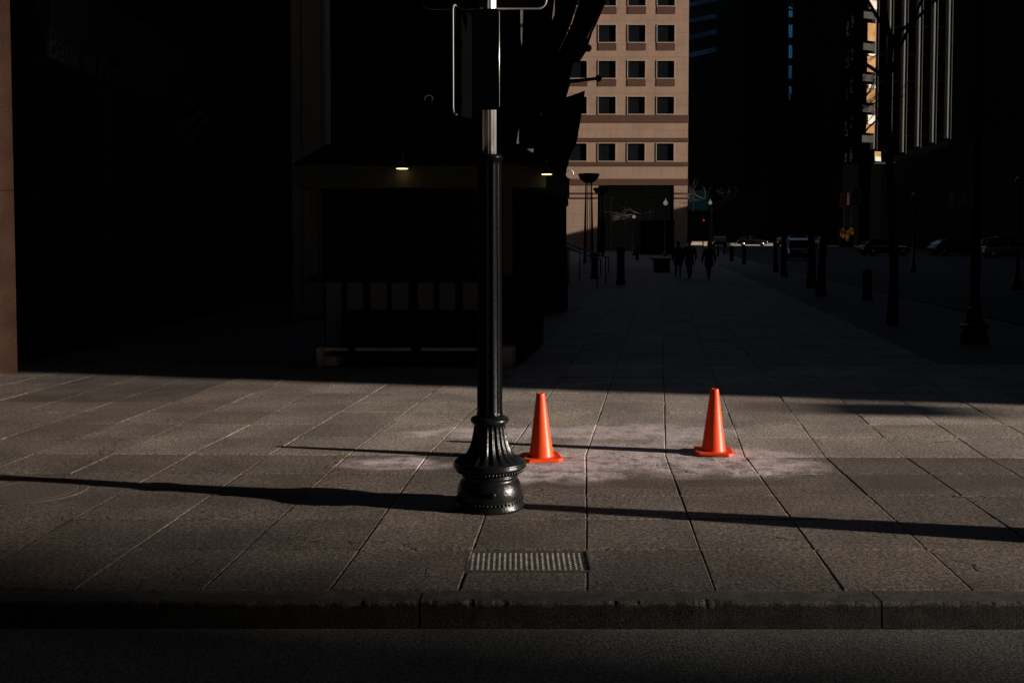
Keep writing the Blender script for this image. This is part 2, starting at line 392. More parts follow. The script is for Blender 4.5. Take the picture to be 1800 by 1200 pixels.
# ============================================================ STREET LAMP
BLK = mat('black_gloss_paint', (0.006, 0.006, 0.0065), 0.30, var=0.25, vs=18, bump=0.25, bs=55, spec=0.36)
BLKS = mat('black_shaft_paint', (0.0025, 0.0025, 0.003), 0.30, var=0.25, vs=18, bump=0.12, bs=40, spec=0.07)
GALV = mat('galvanised_steel', (0.85, 0.82, 0.77), 0.36, metal=0.85, var=0.12, vs=20, bump=0.15, bs=30)
SIGNB = mat('sign_back', (0.002, 0.002, 0.0025), 0.9, var=0.2, spec=0.0)
SIGNE = mat('sign_edge', (0.25, 0.25, 0.24), 0.5, metal=0.3, var=0.1)
LX, LY = G(861, 889).x, G(861, 889).y
def build_lamp(signs=True):
    lp = thing('street_lamp', 'black fluted lamp post with flared base standing in the sun near two cones', 'street lamp', (LX, LY, 0))
    bm = bmesh.new()
    prof = [(0.197, 0.0), (0.199, 0.012), (0.192, 0.024), (0.190, 0.034), (0.188, 0.044), (0.1845, 0.052), (0.186, 0.064), (0.1855, 0.09), (0.181, 0.115), (0.172, 0.14),
            (0.160, 0.160), (0.152, 0.170), (0.157, 0.176), (0.160, 0.182), (0.156, 0.189), (0.150, 0.193), (0.156, 0.198), (0.170, 0.208, 0.05), (0.190, 0.219, 0.07), (0.203, 0.229, 0.03)]
    lathe(bm, prof, 144, 48); finish('base', bm, BLK, lp, True)
    bm = bmesh.new()
    prof = [(0.203, 0.229), (0.2085, 0.236), (0.207, 0.245), (0.200, 0.252), (0.203, 0.256), (0.196, 0.264), (0.188, 0.268)]
    neck = [(0.180, 0.272), (0.155, 0.285), (0.136, 0.30), (0.124, 0.32), (0.112, 0.35), (0.104, 0.38), (0.0965, 0.415), (0.0925, 0.445), (0.090, 0.462)]
    prof += [(r, z, 0.10) for r, z in neck]
    prof += [(0.089, 0.468), (0.092, 0.472), (0.100, 0.476), (0.1065, 0.484), (0.1085, 0.493), (0.1065, 0.502), (0.099, 0.509), (0.085, 0.512), (0.078, 0.516)]
    lathe(bm, prof, 160, 20); finish('collar', bm, BLK, lp, True)
    bm = bmesh.new()
    for i in range(54):
        a = 2*math.pi*i/54; ball(bm, (0.190*math.cos(a), 0.190*math.sin(a), 0.046), 0.0068, 8)
    finish('bead_moulding', bm, BLK, lp, True); bm = bmesh.new()
    for i in range(60):
        a = 2*math.pi*i/60; ball(bm, (0.187*math.cos(a), 0.187*math.sin(a), 0.214), (0.006, 0.006, 0.010), 8)
    finish('bead_moulding', bm, BLK, lp, True)
    bm = bmesh.new(); ball(bm, (0.14*0 + 0.02, -0.186, 0.105), (0.018, 0.008, 0.018), 14); finish('access_plug', bm, BLK, lp, True)
    bm = bmesh.new(); lathe(bm, [(0.0785, 0.513, 0), (0.0735, 0.53, 0.02), (0.0715, 0.545, 0.09), (0.0700, 1.2, 0.09), (0.0675, 1.93, 0.09), (0.0675, 1.95, 0), (0.074, 1.955), (0.075, 1.975), (0.066, 1.985)], 96, 10, Matrix.Rotation(0.31, 4, 'Z'))
    o = finish('shaft', bm, BLKS, lp, True)
    zt = 1.98
    bm = bmesh.new(); lathe(bm, [(0.0405, zt-0.02, 0.06), (0.040, zt+0.6, 0.06), (0.039, 4.6, 0.06)], 72, 12); finish('upper_pole', bm, GALV, lp, True)
    bm = bmesh.new(); lathe(bm, [(0.05, 4.6), (0.10, 4.64), (0.12, 4.7), (0.17, 4.78), (0.20, 4.95), (0.17, 5.12), (0.06, 5.25), (0.03, 5.34), (0.005, 5.4)], 32); finish('lantern', bm, mat('lantern_glass', (0.5, 0.5, 0.46), 0.3, var=0.05), lp, True)
    if signs:
        def rr_plate(nm, w, h, th, rad, m, M, rim=None, par=lp, par_rim=False):
            pts = []
            for cx, cz, a0 in ((w/2-rad, h/2-rad, 0), (-w/2+rad, h/2-rad, 90), (-w/2+rad, -h/2+rad, 180), (w/2-rad, -h/2+rad, 270)):
                for k in range(7):
                    a = R(a0+15*k); pts.append((cx+rad*math.cos(a), cz+rad*math.sin(a)))
            bm = bmesh.new(); a = [bm.verts.new((x, -th/2, z)) for x, z in pts]; b = [bm.verts.new((x, th/2, z)) for x, z in pts]
            n = len(pts)
            for i in range(n): bm.faces.new((a[i], a[(i+1) % n], b[(i+1) % n], b[i]))
            bm.faces.new(a[::-1]); bm.faces.new(b); bmesh.ops.transform(bm, matrix=M, verts=bm.verts[:])
            o = finish(nm, bm, m, par)
            if rim:
                bm = bmesh.new(); q = [(-w*0.1, h/2)]+pts[7:21]+[(-w*0.25, -h/2)] if par_rim else pts+[pts[0]]; tube(bm, [Vector((x, 0, z)) for x, z in q], rim, 8, False); bmesh.ops.transform(bm, matrix=M, verts=bm.verts[:])
                finish('rim', bm, SIGNE, o, True)
            return o
        def loc(px, py, Y=None): 
            v = P(px, py, Y or LY); return v.x-LX, v.z
        # narrow sign turned towards the roadway, on the left
        x, z = loc(818, 106); h = loc(818, 12)[1]-loc(818, 203)[1]
        a = rr_plate('sign_plate', 0.30, h, 0.004, 0.035, SIGNB, Matrix.Translation((x-0.02, 0.10, z)) @ Matrix.Rotation(R(72), 4, 'Z'), 0.005, par_rim=True)
        a['label'] = 'narrow upright sign plate seen almost edge-on with a pale rim'
        # dark upright sign across the pole
        x, z = loc(856, 108); h = loc(856, 20)[1]-loc(856, 196)[1]; wd = loc(878, 50)[0]-loc(834, 50)[0]
        b_ = rr_plate('sign_plate', wd, h, 0.004, 0.02, SIGNB, Matrix.Translation((x, -0.062, z)) @ Matrix.Rotation(R(-4), 4, 'Z'))
        b_['label'] = 'tall black sign back strapped across the pole'
        xr, zr = loc(877.5, 108); bm = bmesh.new(); tube(bm, [(xr, -0.064, zr-h*0.47), (xr, -0.064, zr+h*0.47)], 0.0035, 8); finish('rim', bm, GALV, b_, True)
        # large rounded sign across the top, only its lower edge in the picture
        x, z = loc(851, 12); wd = loc(962, 12)[0]-loc(742, 12)[0]
        c_ = rr_plate('sign_plate', wd, 0.50, 0.004, 0.05, SIGNB, Matrix.Translation((x, 0.056, z+0.25)), 0.0055)
        c_['label'] = 'large rounded sign plate at the top with a thin metal rim'
        for zz in (loc(856, 60)[1], loc(856, 160)[1], loc(856, -20)[1]):
            bm = bmesh.new(); lathe(bm, [(0.052, zz-0.012), (0.053, zz+0.012)], 32); finish('clamp_band', bm, GALV, lp, True)
    return lp
lamp = build_lamp()

# ============================================================ CONES
def cone_mat():
    n = NB('orange_vinyl'); t = n.t; b = n.b
    v = n.noise(14, 6); z = n.xyz()[2]
    c = n.mix(n.ramp(v, 0.35, 0.75), (0.95, 0.088, 0.010), (0.86, 0.074, 0.012))
    c = n.mix(n.math('MULTIPLY', n.ramp(n.noise(45, 5), 0.62, 0.8), 0.5), c, (0.35, 0.035, 0.015))
    n.t.links.new(c, b.inputs['Base Color']); b.inputs['Roughness'].default_value = 0.42
    tr = t.nodes.new('ShaderNodeBsdfTranslucent'); t.links.new(c, tr.inputs['Color'])
    mx = t.nodes.new('ShaderNodeMixShader'); mx.inputs[0].default_value = 0.05
    out = t.nodes['Material Output']; t.links.new(b.outputs[0], mx.inputs[1]); t.links.new(tr.outputs[0], mx.inputs[2]); t.links.new(mx.outputs[0], out.inputs[0])
    t.links.new(n.bump(n.noise(30, 4), 0.25, 0.004), b.inputs['Normal']); return n.m
ORANGE = cone_mat()
def make_cone(label, px, py, rz, s=1.0, lean=(0, 0), pos=None):
    p = pos or G(px, py)
    c = thing('traffic_cone', label, 'traffic cone', (p.x, p.y, 0), rz, 'orange traffic cones on the pavement')
    c.scale = (s, s, s); c.rotation_euler = (lean[0], lean[1], rz)
    bm = bmesh.new(); H = 0.457
    prof = [(0.088, 0.020), (0.086, 0.024), (0.083, 0.032), (0.0305, H-0.020), (0.029, H-0.006), (0.026, H), (0.018, H+0.001), (0.0155, H-0.004), (0.0155, H-0.03)]
    seg = 56; rings = [[bm.verts.new((r*math.cos(2*math.pi*i/seg), r*math.sin(2*math.pi*i/seg), z)) for i in range(seg)] for r, z in prof]
    for a, b in zip(rings, rings[1:]):
        for i in range(seg): bm.faces.new((a[i], a[(i+1) % seg], b[(i+1) % seg], b[i]))
    finish('cone_body', bm, ORANGE, c, True)
    bm = bmesh.new(); w = 0.134; ch = 0.032                 # eight-cornered foot, thicker at its rim
    def ringp(w, ch, z): return [bm.verts.new((x, y, z)) for x, y in ((w, -w+ch), (w, w-ch), (w-ch, w), (-w+ch, w), (-w, w-ch), (-w, -w+ch), (-w+ch, -w), (w-ch, -w))]
    rr = [ringp(w-0.004, ch, 0.001), ringp(w, ch, 0.008), ringp(w-0.001, ch, 0.019), ringp(w-0.008, ch, 0.0245), ringp(w-0.04, ch, 0.021)]
    for a, b in zip(rr, rr[1:]):
        for i in range(8): bm.faces.new((a[i], a[(i+1) % 8], b[(i+1) % 8], b[i]))
    bm.faces.new(rr[0][::-1])
    cr = [bm.verts.new((0.087*math.cos(2*math.pi*(i+0.5)/8 - math.pi/8), 0.087*math.sin(2*math.pi*(i+0.5)/8 - math.pi/8), 0.0225)) for i in range(8)]
    for i in range(8): bm.faces.new((rr[4][i], rr[4][(i+1) % 8], cr[(i+1) % 8], cr[i]))
    bm.faces.new(cr)
    finish('foot', bm, ORANGE, c)
    return c
make_cone('small orange traffic cone right beside the black lamp post base', 951.5, 806, R(7), lean=(R(0.3), R(-0.8)))
make_cone('small orange traffic cone standing alone on pale pavement away from the lamp post', 1254, 795.5, R(-9), 1.0, lean=(R(0), R(0.6)))
pc = G(1800, 930)
make_cone('tall orange traffic cone to the right, only its long shadow in the picture', 0, 0, R(12), 2.12, pos=Vector((4.02, 4.88, 0)))

# ============================================================ COVERS
def checker():
    n = NB('tread_plate'); x, y, z = n.xyz()
    w1 = n.math('SINE', n.math('ADD', n.math('MULTIPLY', x, 150.0), n.math('MULTIPLY', n.math('SINE', n.math('MULTIPLY', y, 170.0)), 1.2)))
    n.t.links.new(n.mix(n.ramp(n.noise(20, 5), 0.3, 0.7), (0.16, 0.15, 0.13), (0.30, 0.28, 0.25)), n.b.inputs['Base Color']); n.b.inputs['Metallic'].default_value = 0.5
    n.b.inputs['Roughness'].default_value = 0.5; return n.m
TREAD = checker()
a_, b_, c2, d_ = G(822, 1002), G(1037, 1002), G(1035, 969), G(829, 969)
gx0, gx1 = a_.x, b_.x; gy0, gy1 = a_.y, c2.y
gt = thing('utility_cover', 'worn steel tread-plate cover set in the pavement between the lamp post and the kerb', 'utility cover', ((gx0+gx1)/2, (gy0+gy1)/2, 0))
gw = (gx1-gx0)/2; gh = (gy1-gy0)/2
bm = bmesh.new(); box(bm, -gw, gw, -gh, gh, -0.05, -0.007)
nxx, nyy = 44, 9
for i in range(nxx):
    for j in range(nyy):
        cx = -gw+(i+0.5)*2*gw/nxx; cy = -gh+(j+0.5)*2*gh/nyy; ang = R(35) if (i % 2) else R(-35)
        M = Matrix.Translation((cx, cy, 0)) @ Matrix.Rotation(ang, 4, 'Z')
        box(bm, -0.0088, 0.0088, -0.003, 0.003, -0.008, -0.003, M)
finish('tread_plate', bm, TREAD, gt)
bm = bmesh.new(); FRM = mat('cover_frame', (0.12, 0.10, 0.085), 0.6, metal=0.4, bump=0.4)
for (x0, x1, y0, y1) in ((-gw-0.014, gw+0.014, -gh-0.012, -gh-0.002), (-gw-0.014, gw+0.014, gh+0.002, gh+0.012), (-gw-0.014, -gw-0.002, -gh-0.0018, gh+0.0018), (gw+0.002, gw+0.014, -gh-0.0018, gh+0.0018)):
    box(bm, x0, x1, y0, y1, -0.06, 0.001)
finish('frame', bm, FRM, gt)
# manhole cover on the left
mh = G(58, 862); mt = thing('manhole_cover', 'round brown cast-iron manhole cover in the pavement at far left', 'manhole cover', (mh.x, mh.y, 0))
MH = mat('rusty_iron', (0.075, 0.055, 0.043), 0.85, metal=0.0, var=0.25, vs=30, bump=0.2, bs=50)
bm = bmesh.new(); lathe(bm, [(0.33, -0.02), (0.33, 0.004), (0.322, 0.006)], 56)
for k in range(1, 6): 
    r = k*0.055
    for i in range(6*k):
        a = 2*math.pi*i/(6*k); lathe(bm, [(0.011, 0.0055), (0.010, 0.0068)], 8, M=Matrix.Translation((r*math.cos(a), r*math.sin(a), 0)))
finish('lid', bm, MH, mt)
bm = bmesh.new(); seg = 56; pr = [(0.336, -0.02), (0.336, 0.0045), (0.40, 0.0045), (0.405, -0.02)]
rings = [[bm.verts.new((r*math.cos(2*math.pi*i/seg), r*math.sin(2*math.pi*i/seg), z)) for i in range(seg)] for r, z in pr]
for a, b in zip(rings, rings[1:]):
    for i in range(seg): bm.faces.new((a[i], a[(i+1) % seg], b[(i+1) % seg], b[i]))
finish('frame', bm, MH, mt); mt.scale = (0.78, 0.78, 0.78)

# ============================================================ BUILDINGS
GRAN = NB('tan_granite')
def _g():
    n = GRAN; f = n.noise(30, 4, rough=0.7); mid = n.noise(0.5, 5)
    b = n.t.nodes.new('ShaderNodeTexBrick'); b.offset = 0.5; b.inputs['Scale'].default_value = 1.0
    b.inputs['Brick Width'].default_value = 1.495; b.inputs['Row Height'].default_value = 1.227; b.inputs['Mortar Size'].default_value = 0.022; b.inputs['Bias'].default_value = 0.0
    b.inputs[1].default_value = (0.415, 0.275, 0.203, 1); b.inputs[2].default_value = (0.445, 0.297, 0.222, 1); b.inputs[3].default_value = (0.31, 0.19, 0.13, 1)
    mp = n.t.nodes.new('ShaderNodeMapping'); mp.inputs['Rotation'].default_value = (R(-90), 0, 0)
    n.t.links.new(n.tc.outputs['Object'], mp.inputs[0]); n.t.links.new(mp.outputs[0], b.inputs['Vector'])
    c = n.scale_col(b.outputs['Color'], n.math('MULTIPLY', n.ramp(f, 0.3, 0.7, 0.93, 1.07), n.ramp(mid, 0.25, 0.75, 0.88, 1.1)))
    n.t.links.new(c, n.b.inputs['Base Color']); n.b.inputs['Roughness'].default_value = 0.7
    n.b.inputs['Specular IOR Level'].default_value = 0.2
_g(); GRANM = GRAN.m
BROWN = mat('brown_granite', (0.125, 0.062, 0.042), 0.45, var=0.12, vs=2)
WGLASS = mat('dark_window_glass', (0.010, 0.012, 0.015), 0.08, var=0.4, vs=0.7, spec=0.12)
WFRAME = mat('pale_window_frame', (0.46, 0.36, 0.29), 0.5, var=0.05)
DKMET = mat('dark_metal', (0.02, 0.022, 0.024), 0.45, var=0.2)
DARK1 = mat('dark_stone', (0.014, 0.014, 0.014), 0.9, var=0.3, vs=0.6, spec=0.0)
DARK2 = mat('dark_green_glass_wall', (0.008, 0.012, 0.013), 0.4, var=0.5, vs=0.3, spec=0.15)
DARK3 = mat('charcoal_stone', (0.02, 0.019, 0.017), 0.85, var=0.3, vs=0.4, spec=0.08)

# --- sunlit tan granite building at the end of the plaza
YB = 105.0
def S(px): return P(px, 300, YB).x
def Zp(py): return P(1100, py, YB).z
gb = thing('granite_building', 'sunlit tan granite office building with square dark windows and brown stone bands', 'building', (S(996), YB, gz(YB)))
def L(v): return Vector(v)-Vector((S(996), YB, gz(YB)))
cols = [(1000.5, 1031.5), (1051, 1082), (1102.5, 1133.5), (1153.5, 1184.5)]
rowsW = [(252, 283), (170, 200.5), (107, 137.5), (44, 74.5), (-20, 10.5), (-84, -52.5), (-147, -116.5)]
xs = sorted({S(996), S(1209)} | {S(p) for c in cols for p in c} | {S(1052), S(1185)})
zs = sorted({gz(YB)-0.2, Zp(-175)} | {Zp(p) for r in rowsW for p in r} | {Zp(326)})
X0 = S(996); ZG = gz(YB)
cx_ = [(S(a), S(b)) for a, b in cols]; rz_ = [(Zp(b), Zp(a)) for a, b in rowsW]
def hole(i, j):
    x = (xs[i]+xs[i+1])/2; z = (zs[j]+zs[j+1])/2
    if any(a < x < b for a, b in cx_) and any(a < z < b for a, b in rz_): return True
    return S(1052) < x < S(1185) and z < Zp(326)
bm = bmesh.new(); facade(bm, (0, 0, 0), (1, 0, 0), (0, -1, 0), [x-X0 for x in xs], [z-ZG for z in zs], hole, 0.22)
W_ = S(1209)-X0; HT = zs[-1]-ZG
wall = finish('wall', bm, GRANM, gb, recalc=False); bm = bmesh.new()
for q in (((W_, 0), (W_, 30)), ((0, 30), (0, 0)), ((W_, 30), (0, 30))):
    (x0, y0), (x1, y1) = q; bm.faces.new([bm.verts.new(v) for v in ((x0, y0, -0.2), (x1, y1, -0.2), (x1, y1, HT), (x0, y0, HT))])
bm.faces.new([bm.verts.new(v) for v in ((0, 0, HT), (W_, 0, HT), (W_, 30, HT), (0, 30, HT))])
finish('side_wall', bm, DARK3, gb)  # sides coloured dark for shade instead of tan granite
for (a, b) in cx_:
    for ri, (z0, z1) in enumerate(rz_):
        x0, x1 = a-X0, b-X0; zz0, zz1 = z0-ZG, z1-ZG; t = 0.11
        bm = bmesh.new()
        for (p0, p1, q0, q1) in ((x0-0.02, x1+0.02, zz0-0.08, zz0+0.01), (x0-0.02, x1+0.02, zz1-0.02, zz1+0.05), (x0-0.05, x0+0.03, zz0+0.01, zz1-0.02), (x1-0.03, x1+0.05, zz0+0.01, zz1-0.02)):
            box(bm, p0, p1, -0.035, 0.10, q0, q1)
        wn = finish('window', bm, WFRAME, gb)
        bm = bmesh.new(); box(bm, x0+0.05, x1-0.05, 0.105, 0.13, zz0, zz1); finish('pane', bm, WGLASS, wn)
        if ri not in (0, 1):
            bm = bmesh.new(); box(bm, x0-0.04, x1+0.04, -0.03, 0.05, zz0-0.82, zz0-0.125); finish('spandrel', bm, BROWN, gb)
for (pa, pb, full) in ((202.5, 215.5, 1), (242.5, 249.5, 1), (285, 292, 1), (314.5, 325.5, 1), (338.5, 341.5, 0), (346.5, 349.5, 0)):
    z1, z0 = Zp(pa)-ZG, Zp(pb)-ZG
    for (u0, u1) in (((-0.04, W_+0.04),) if full else ((-0.04, S(1051.5)-X0), (S(1185.5)-X0, W_+0.04))):
        bm = bmesh.new(); box(bm, u0, u1, -0.05, 0.05, z0, z1); finish('stone_band', bm, BROWN, gb)
# recessed entrance
ex0, ex1 = S(1052)-X0, S(1185)-X0; ezt = Zp(326)-ZG
OLIVE = mat('lobby_glass', (0.016, 0.015, 0.012), 0.25, var=0.4, vs=0.5, spec=0.1, emit=(0.5, 0.5, 0.4), es=0.003)
ENT = mat('entrance_metal', (0.34, 0.33, 0.28), 0.5)
bm = bmesh.new(); box(bm, ex0+0.02, ex1-0.02, 2.2, 2.3, -0.1, ezt-0.02); en = finish('entrance', bm, OLIVE, gb)
bm = bmesh.new()
for p in (1078, 1104.5, 1131, 1158): 
    x = S(p)-X0; box(bm, x-0.05, x+0.05, 2.08, 2.19, 0, Zp(346.3)-ZG)
for p in (1078, 1104.5, 1131, 1158): 
    x = S(p)-X0; box(bm, x-0.06, x+0.06, 2.08, 2.19, Zp(337.5)-ZG, Zp(329)-ZG)
box(bm, S(1064)-X0, S(1164)-X0, 2.0, 2.07, Zp(339)-ZG, Zp(337.6)-ZG); box(bm, S(1064)-X0, S(1184)-X0, 2.0, 2.07, Zp(346.2)-ZG, Zp(345)-ZG)
finish('mullion', bm, ENT, en)
bm = bmesh.new(); box(bm, ex0+0.01, ex1-0.01, 0.3, 2.3, ezt-0.01, ezt+0.1); finish('ceiling', bm, DKMET, en)

# --- dark podium running along the right of the street, and the towers on and behind it
def wallx(Y): return 29.5+0.1456*Y
def tower(label, poly, z0, z1, m, win=None, nm='office_tower', cat='building', group=None, storey=3.6, bay=2.6, wm=None, emitcols=None):
    cx = sum(p[0] for p in poly)/len(poly); cy = sum(p[1] for p in poly)/len(poly)
    t = thing(nm, label, cat, (cx, cy, z0), 0, group); bm = bmesh.new()
    prism(bm, [(x-cx, y-cy) for x, y in poly], 0, z1-z0); finish('wall', bm, m, t)
    if win:                                             # recessed bands seen as strips of glazing on the faces given
        for (i, zlo) in win:
            (xa, ya), (xb, yb) = poly[i], poly[(i+1) % len(poly)]
            A = Vector((xa-cx, ya-cy, 0)); B = Vector((xb-cx, yb-cy, 0)); d = (B-A); Ln = d.length; d.normalize(); N = Vector((d.y, -d.x, 0))
            z = zlo
            while z+storey < z1-z0:
                k = 0.6
                while k+bay < Ln:
                    p0 = A+d*k+N*0.03; p1 = A+d*(k+bay-0.9)+N*0.03
                    bmw = bmesh.new(); q = [p0+Vector((0, 0, z)), p1+Vector((0, 0, z)), p1+Vector((0, 0, z+storey-1.5)), p0+Vector((0, 0, z+storey-1.5))]
                    a4 = [bmw.verts.new(v) for v in q]; b4 = [bmw.verts.new(v-N*0.1) for v in q]; bmw.faces.new(a4); bmw.faces.new(b4[::-1])
                    for e in range(4): bmw.faces.new((a4[e], b4[e], b4[(e+1) % 4], a4[(e+1) % 4]))
                    finish('window', bmw, wm or WGLASS, t)
                    k += bay
                z += storey
    return t
PD0, PD1 = 86, 138
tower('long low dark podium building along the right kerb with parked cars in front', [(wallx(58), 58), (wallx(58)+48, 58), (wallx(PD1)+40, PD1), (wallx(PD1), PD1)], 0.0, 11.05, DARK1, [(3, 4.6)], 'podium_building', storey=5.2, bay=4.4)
# corner block casting the far shade edge
A0 = G(1000, 687); cx0, cy0 = A0.x+31*UX, A0.y+31*UY
tower('dark office tower at the right corner beyond the frame', [(cx0, cy0), (cx0+50, cy0+1), (cx0+56, 50), (cx0+12, 80)], 0, 170, DARK3)
t_ = thing('shadow_box', 'unseen box added beyond the frame to cast a soft shadow', 'lantern', (3.35+29.4*UX, 9.02+29.4*UY, 6.9)); bm = bmesh.new()  # added out of view only for the soft shadow it throws
box(bm, -0.35, 0.35, -0.3, 0.3, -0.14, 0.14, bev=0.03); finish('caster_box', bm, DKMET, t_)
bm = bmesh.new(); box(bm, -0.05, 0.05, 0.3, 1.2, -0.03, 0.05); finish('bracket', bm, DKMET, t_)
# far tower whose edge throws the soft near shade
Bn = G(900, 1002); dx0, dy0 = Bn.x+165*UX, Bn.y+165*UY
tower('distant tower beyond the right of the frame', [(dx0, dy0), (dx0-8, dy0-90), (dx0+60, dy0-90), (dx0+60, dy0-32)], 0, 150, DARK1)
# unseen blocks added around the street to cut down sky light
tower('unseen stone block added behind the viewer to block sky light', [(-70, -7.5), (-70, -45), (24, -45), (24, -7.5)], 0, 170, DARK3)
tower('unseen tower added behind the viewer to the right to block sky light', [(34, -20), (34, -80), (110, -80), (110, -48)], 0, 120, DARK1)
tower('unseen tower added at the left end of the road to block sky light', [(-55, -7), (-110, -7), (-110, 60), (-55, 60)], 0, 120, DARK1)
tower('unseen tall tower added beyond the right of the frame to shade the far towers', [(178, 150), (178, 420), (240, 420), (240, 150)], 0, 150, DARK1)  # added out of view to keep the sun off the far towers

# --- tower with bright vertical fins behind the podium
DARK4 = mat('black_glass_wall', (0.004, 0.004, 0.004), 0.9, spec=0.0)
YF = 152.0
def SF(px): return P(px, 200, YF).x
def ZF(py): return P(1600, py, YF).z
ft = thing('finned_tower', 'dark tower with thin bright vertical fins and a stack of window bays with painted tan reflections', 'building', (SF(1512), YF, 0.5))
FO = Vector((SF(1512), YF, 0.5)); top = ZF(-120)
FIN = mat('pale_fin_metal', (0.27, 0.262, 0.255), 0.45, var=0.3, vs=0.6)
FIN2 = mat('dull_fin_metal', (0.06, 0.058, 0.055), 0.5, var=0.3, vs=0.6)
bm = bmesh.new(); box(bm, SF(1536)-FO.x, SF(1673)-FO.x, 0.9, 30, 0, top-0.5); finish('wall', bm, DARK4, ft)
bm = bmesh.new(); box(bm, SF(1488)-FO.x, SF(1516)-FO.x, 1.2, 30, 0, top-0.5); box(bm, SF(1516)-FO.x+0.002, SF(1536)-FO.x-0.002, 2.2, 29, 0, top-0.5); finish('corner_wall', bm, DARK4, ft)
for k, p in enumerate((1536.5, 1562, 1587.5, 1613.5, 1639.5, 1665.5)):
    for (dp, wd, mm) in ((0, 0.19, FIN), (5.5, 0.10, FIN2)):
        x = SF(p+dp-0.8)-FO.x; bm = bmesh.new(); box(bm, x-wd/2, x+wd/2, -0.35, 0.9, ZF((262, 268, 268, 258, 251, 243)[k]+(2 if dp else 0))-0.5, top-0.5); f_ = finish('fin', bm, mm, ft)
bm = bmesh.new()
for z in range(12, 46, 4): box(bm, SF(1542)-FO.x, SF(1672)-FO.x, 0.80, 0.895, z, z+0.25)
finish('floor_edge', bm, mat('floor_edge', (0.05, 0.05, 0.05), 0.5), ft)
# splayed window bay facing the sun; its reflections are painted tan and white
TAN = NB('tan_window_reflection'); nz = TAN.noise(0.9, 4)  # reflected sunlit wall painted as tan panels
TAN.t.links.new(TAN.mix(TAN.ramp(nz, 0.35, 0.65), (0.34, 0.185, 0.070), (0.46, 0.28, 0.13)), TAN.b.inputs['Base Color']); TAN.b.inputs['Roughness'].default_value = 0.95; TAN.b.inputs['Specular IOR Level'].default_value = 0.0
WHT = mat('white_window_reflection', (0.62, 0.59, 0.52), 0.95, spec=0.0, var=0.25, vs=1.5)  # brighter part of the reflection, painted white
GRYP = mat('grey_spandrel_panel', (0.06, 0.056, 0.05), 0.9, spec=0.0, var=0.5, vs=0.9, streak=True)
ang = R(28); dirv = Vector((math.cos(ang), math.sin(ang), 0)); nrm = Vector((math.sin(ang), -math.cos(ang), 0))
def bayquad(px0, px1, pya, pyb, m, name, off=0.0, th=0.08):
    a = Vector((SF(px0)-FO.x, -1.9+off, ZF(pyb)-0.5)); wv = (SF(px1)-SF(px0)); h = ZF(pya)-ZF(pyb)
    bm = bmesh.new(); p0 = a; p1 = a+dirv*(wv/math.cos(ang)*1.0)
    for p in (p0, p1): pass
    q = [p0, p1, p1+Vector((0, 0, h)), p0+Vector((0, 0, h))]; r = [v-nrm*th for v in q]
    A = [bm.verts.new(v) for v in q]; Bv = [bm.verts.new(v) for v in r]
    bm.faces.new(A); bm.faces.new(Bv[::-1])
    for i in range(4): bm.faces.new((A[i], Bv[i], Bv[(i+1) % 4], A[(i+1) % 4]))
    return finish(name, bm, m, ft)
for i, (a, b, wt) in enumerate(((-60, -35, .25), (-6, 21, .55), (45, 76, .0), (98.5, 130, .12), (152, 183.5, .2), (205, 236, .5))):
    wp = bayquad(1515.5, 1532.5, a, b, TAN, 'window', 0.0)
    if wt: 
        hh = (b-a)*wt
        bl = bayquad(1517.7, 1532.8, a if i not in (1,) else b-hh, a+hh if i not in (1,) else b-0.3, WHT, 'reflection_panel', -0.12, 0.04); bl.parent = wp
    bayquad(1508, 1533, b+4, b+16, GRYP, 'spandrel', -0.05)
wp = bayquad(1527, 1540, 269, 286, TAN, 'window', -0.9); bl = bayquad(1527.2, 1539.8, 278, 285.7, WHT, 'reflection_panel', -1.0, 0.04); bl.parent = wp
rr = random.Random(8)
STK = mat('glint_panel', (0.20, 0.19, 0.17), 0.35, var=0.8, vs=2.5, streak=True)  # streaks of reflected light put in as small pale panels
bm = bmesh.new()
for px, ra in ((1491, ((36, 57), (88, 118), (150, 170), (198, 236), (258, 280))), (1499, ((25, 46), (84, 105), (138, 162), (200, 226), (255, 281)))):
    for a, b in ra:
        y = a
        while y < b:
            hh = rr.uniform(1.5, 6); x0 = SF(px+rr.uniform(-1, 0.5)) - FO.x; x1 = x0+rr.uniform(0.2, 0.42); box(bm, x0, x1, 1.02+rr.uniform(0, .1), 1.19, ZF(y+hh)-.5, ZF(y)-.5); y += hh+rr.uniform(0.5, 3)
gl = finish('glint_panels', bm, STK, ft); gl['kind'] = 'stuff'

# --- red shop banner and the lower dark facade at the corner below
YS = 128.0
bn = P(1487, 350, YS); bt = thing('shop_banner', 'dark red vertical shop banner with small white lettering on the corner', 'banner', (bn.x, bn.y, bn.z))
sc_ = YS/F
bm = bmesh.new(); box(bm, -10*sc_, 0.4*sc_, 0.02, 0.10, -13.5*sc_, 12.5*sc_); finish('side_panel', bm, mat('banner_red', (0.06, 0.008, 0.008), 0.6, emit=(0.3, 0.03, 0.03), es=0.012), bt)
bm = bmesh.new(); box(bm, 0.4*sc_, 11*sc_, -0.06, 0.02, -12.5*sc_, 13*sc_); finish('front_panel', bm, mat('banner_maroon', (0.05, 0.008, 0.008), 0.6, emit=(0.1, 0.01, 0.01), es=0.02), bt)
def text_mesh(name, body, size, m, M, parent, ext=0.01, font_scale=1.0, spacing=1.0):
    cu = bpy.data.curves.new(name, 'FONT'); cu.body = body; cu.size = size; cu.extrude = ext; cu.space_character = spacing
    ob = bpy.data.objects.new(name+'_tmp', cu); COL.objects.link(ob)
    dg = bpy.context.evaluated_depsgraph_get(); dg.update(); me = bpy.data.meshes.new_from_object(ob.evaluated_get(dg))
    bpy.data.objects.remove(ob); me.transform(M); me.materials.clear(); return link(name, me, m, parent)
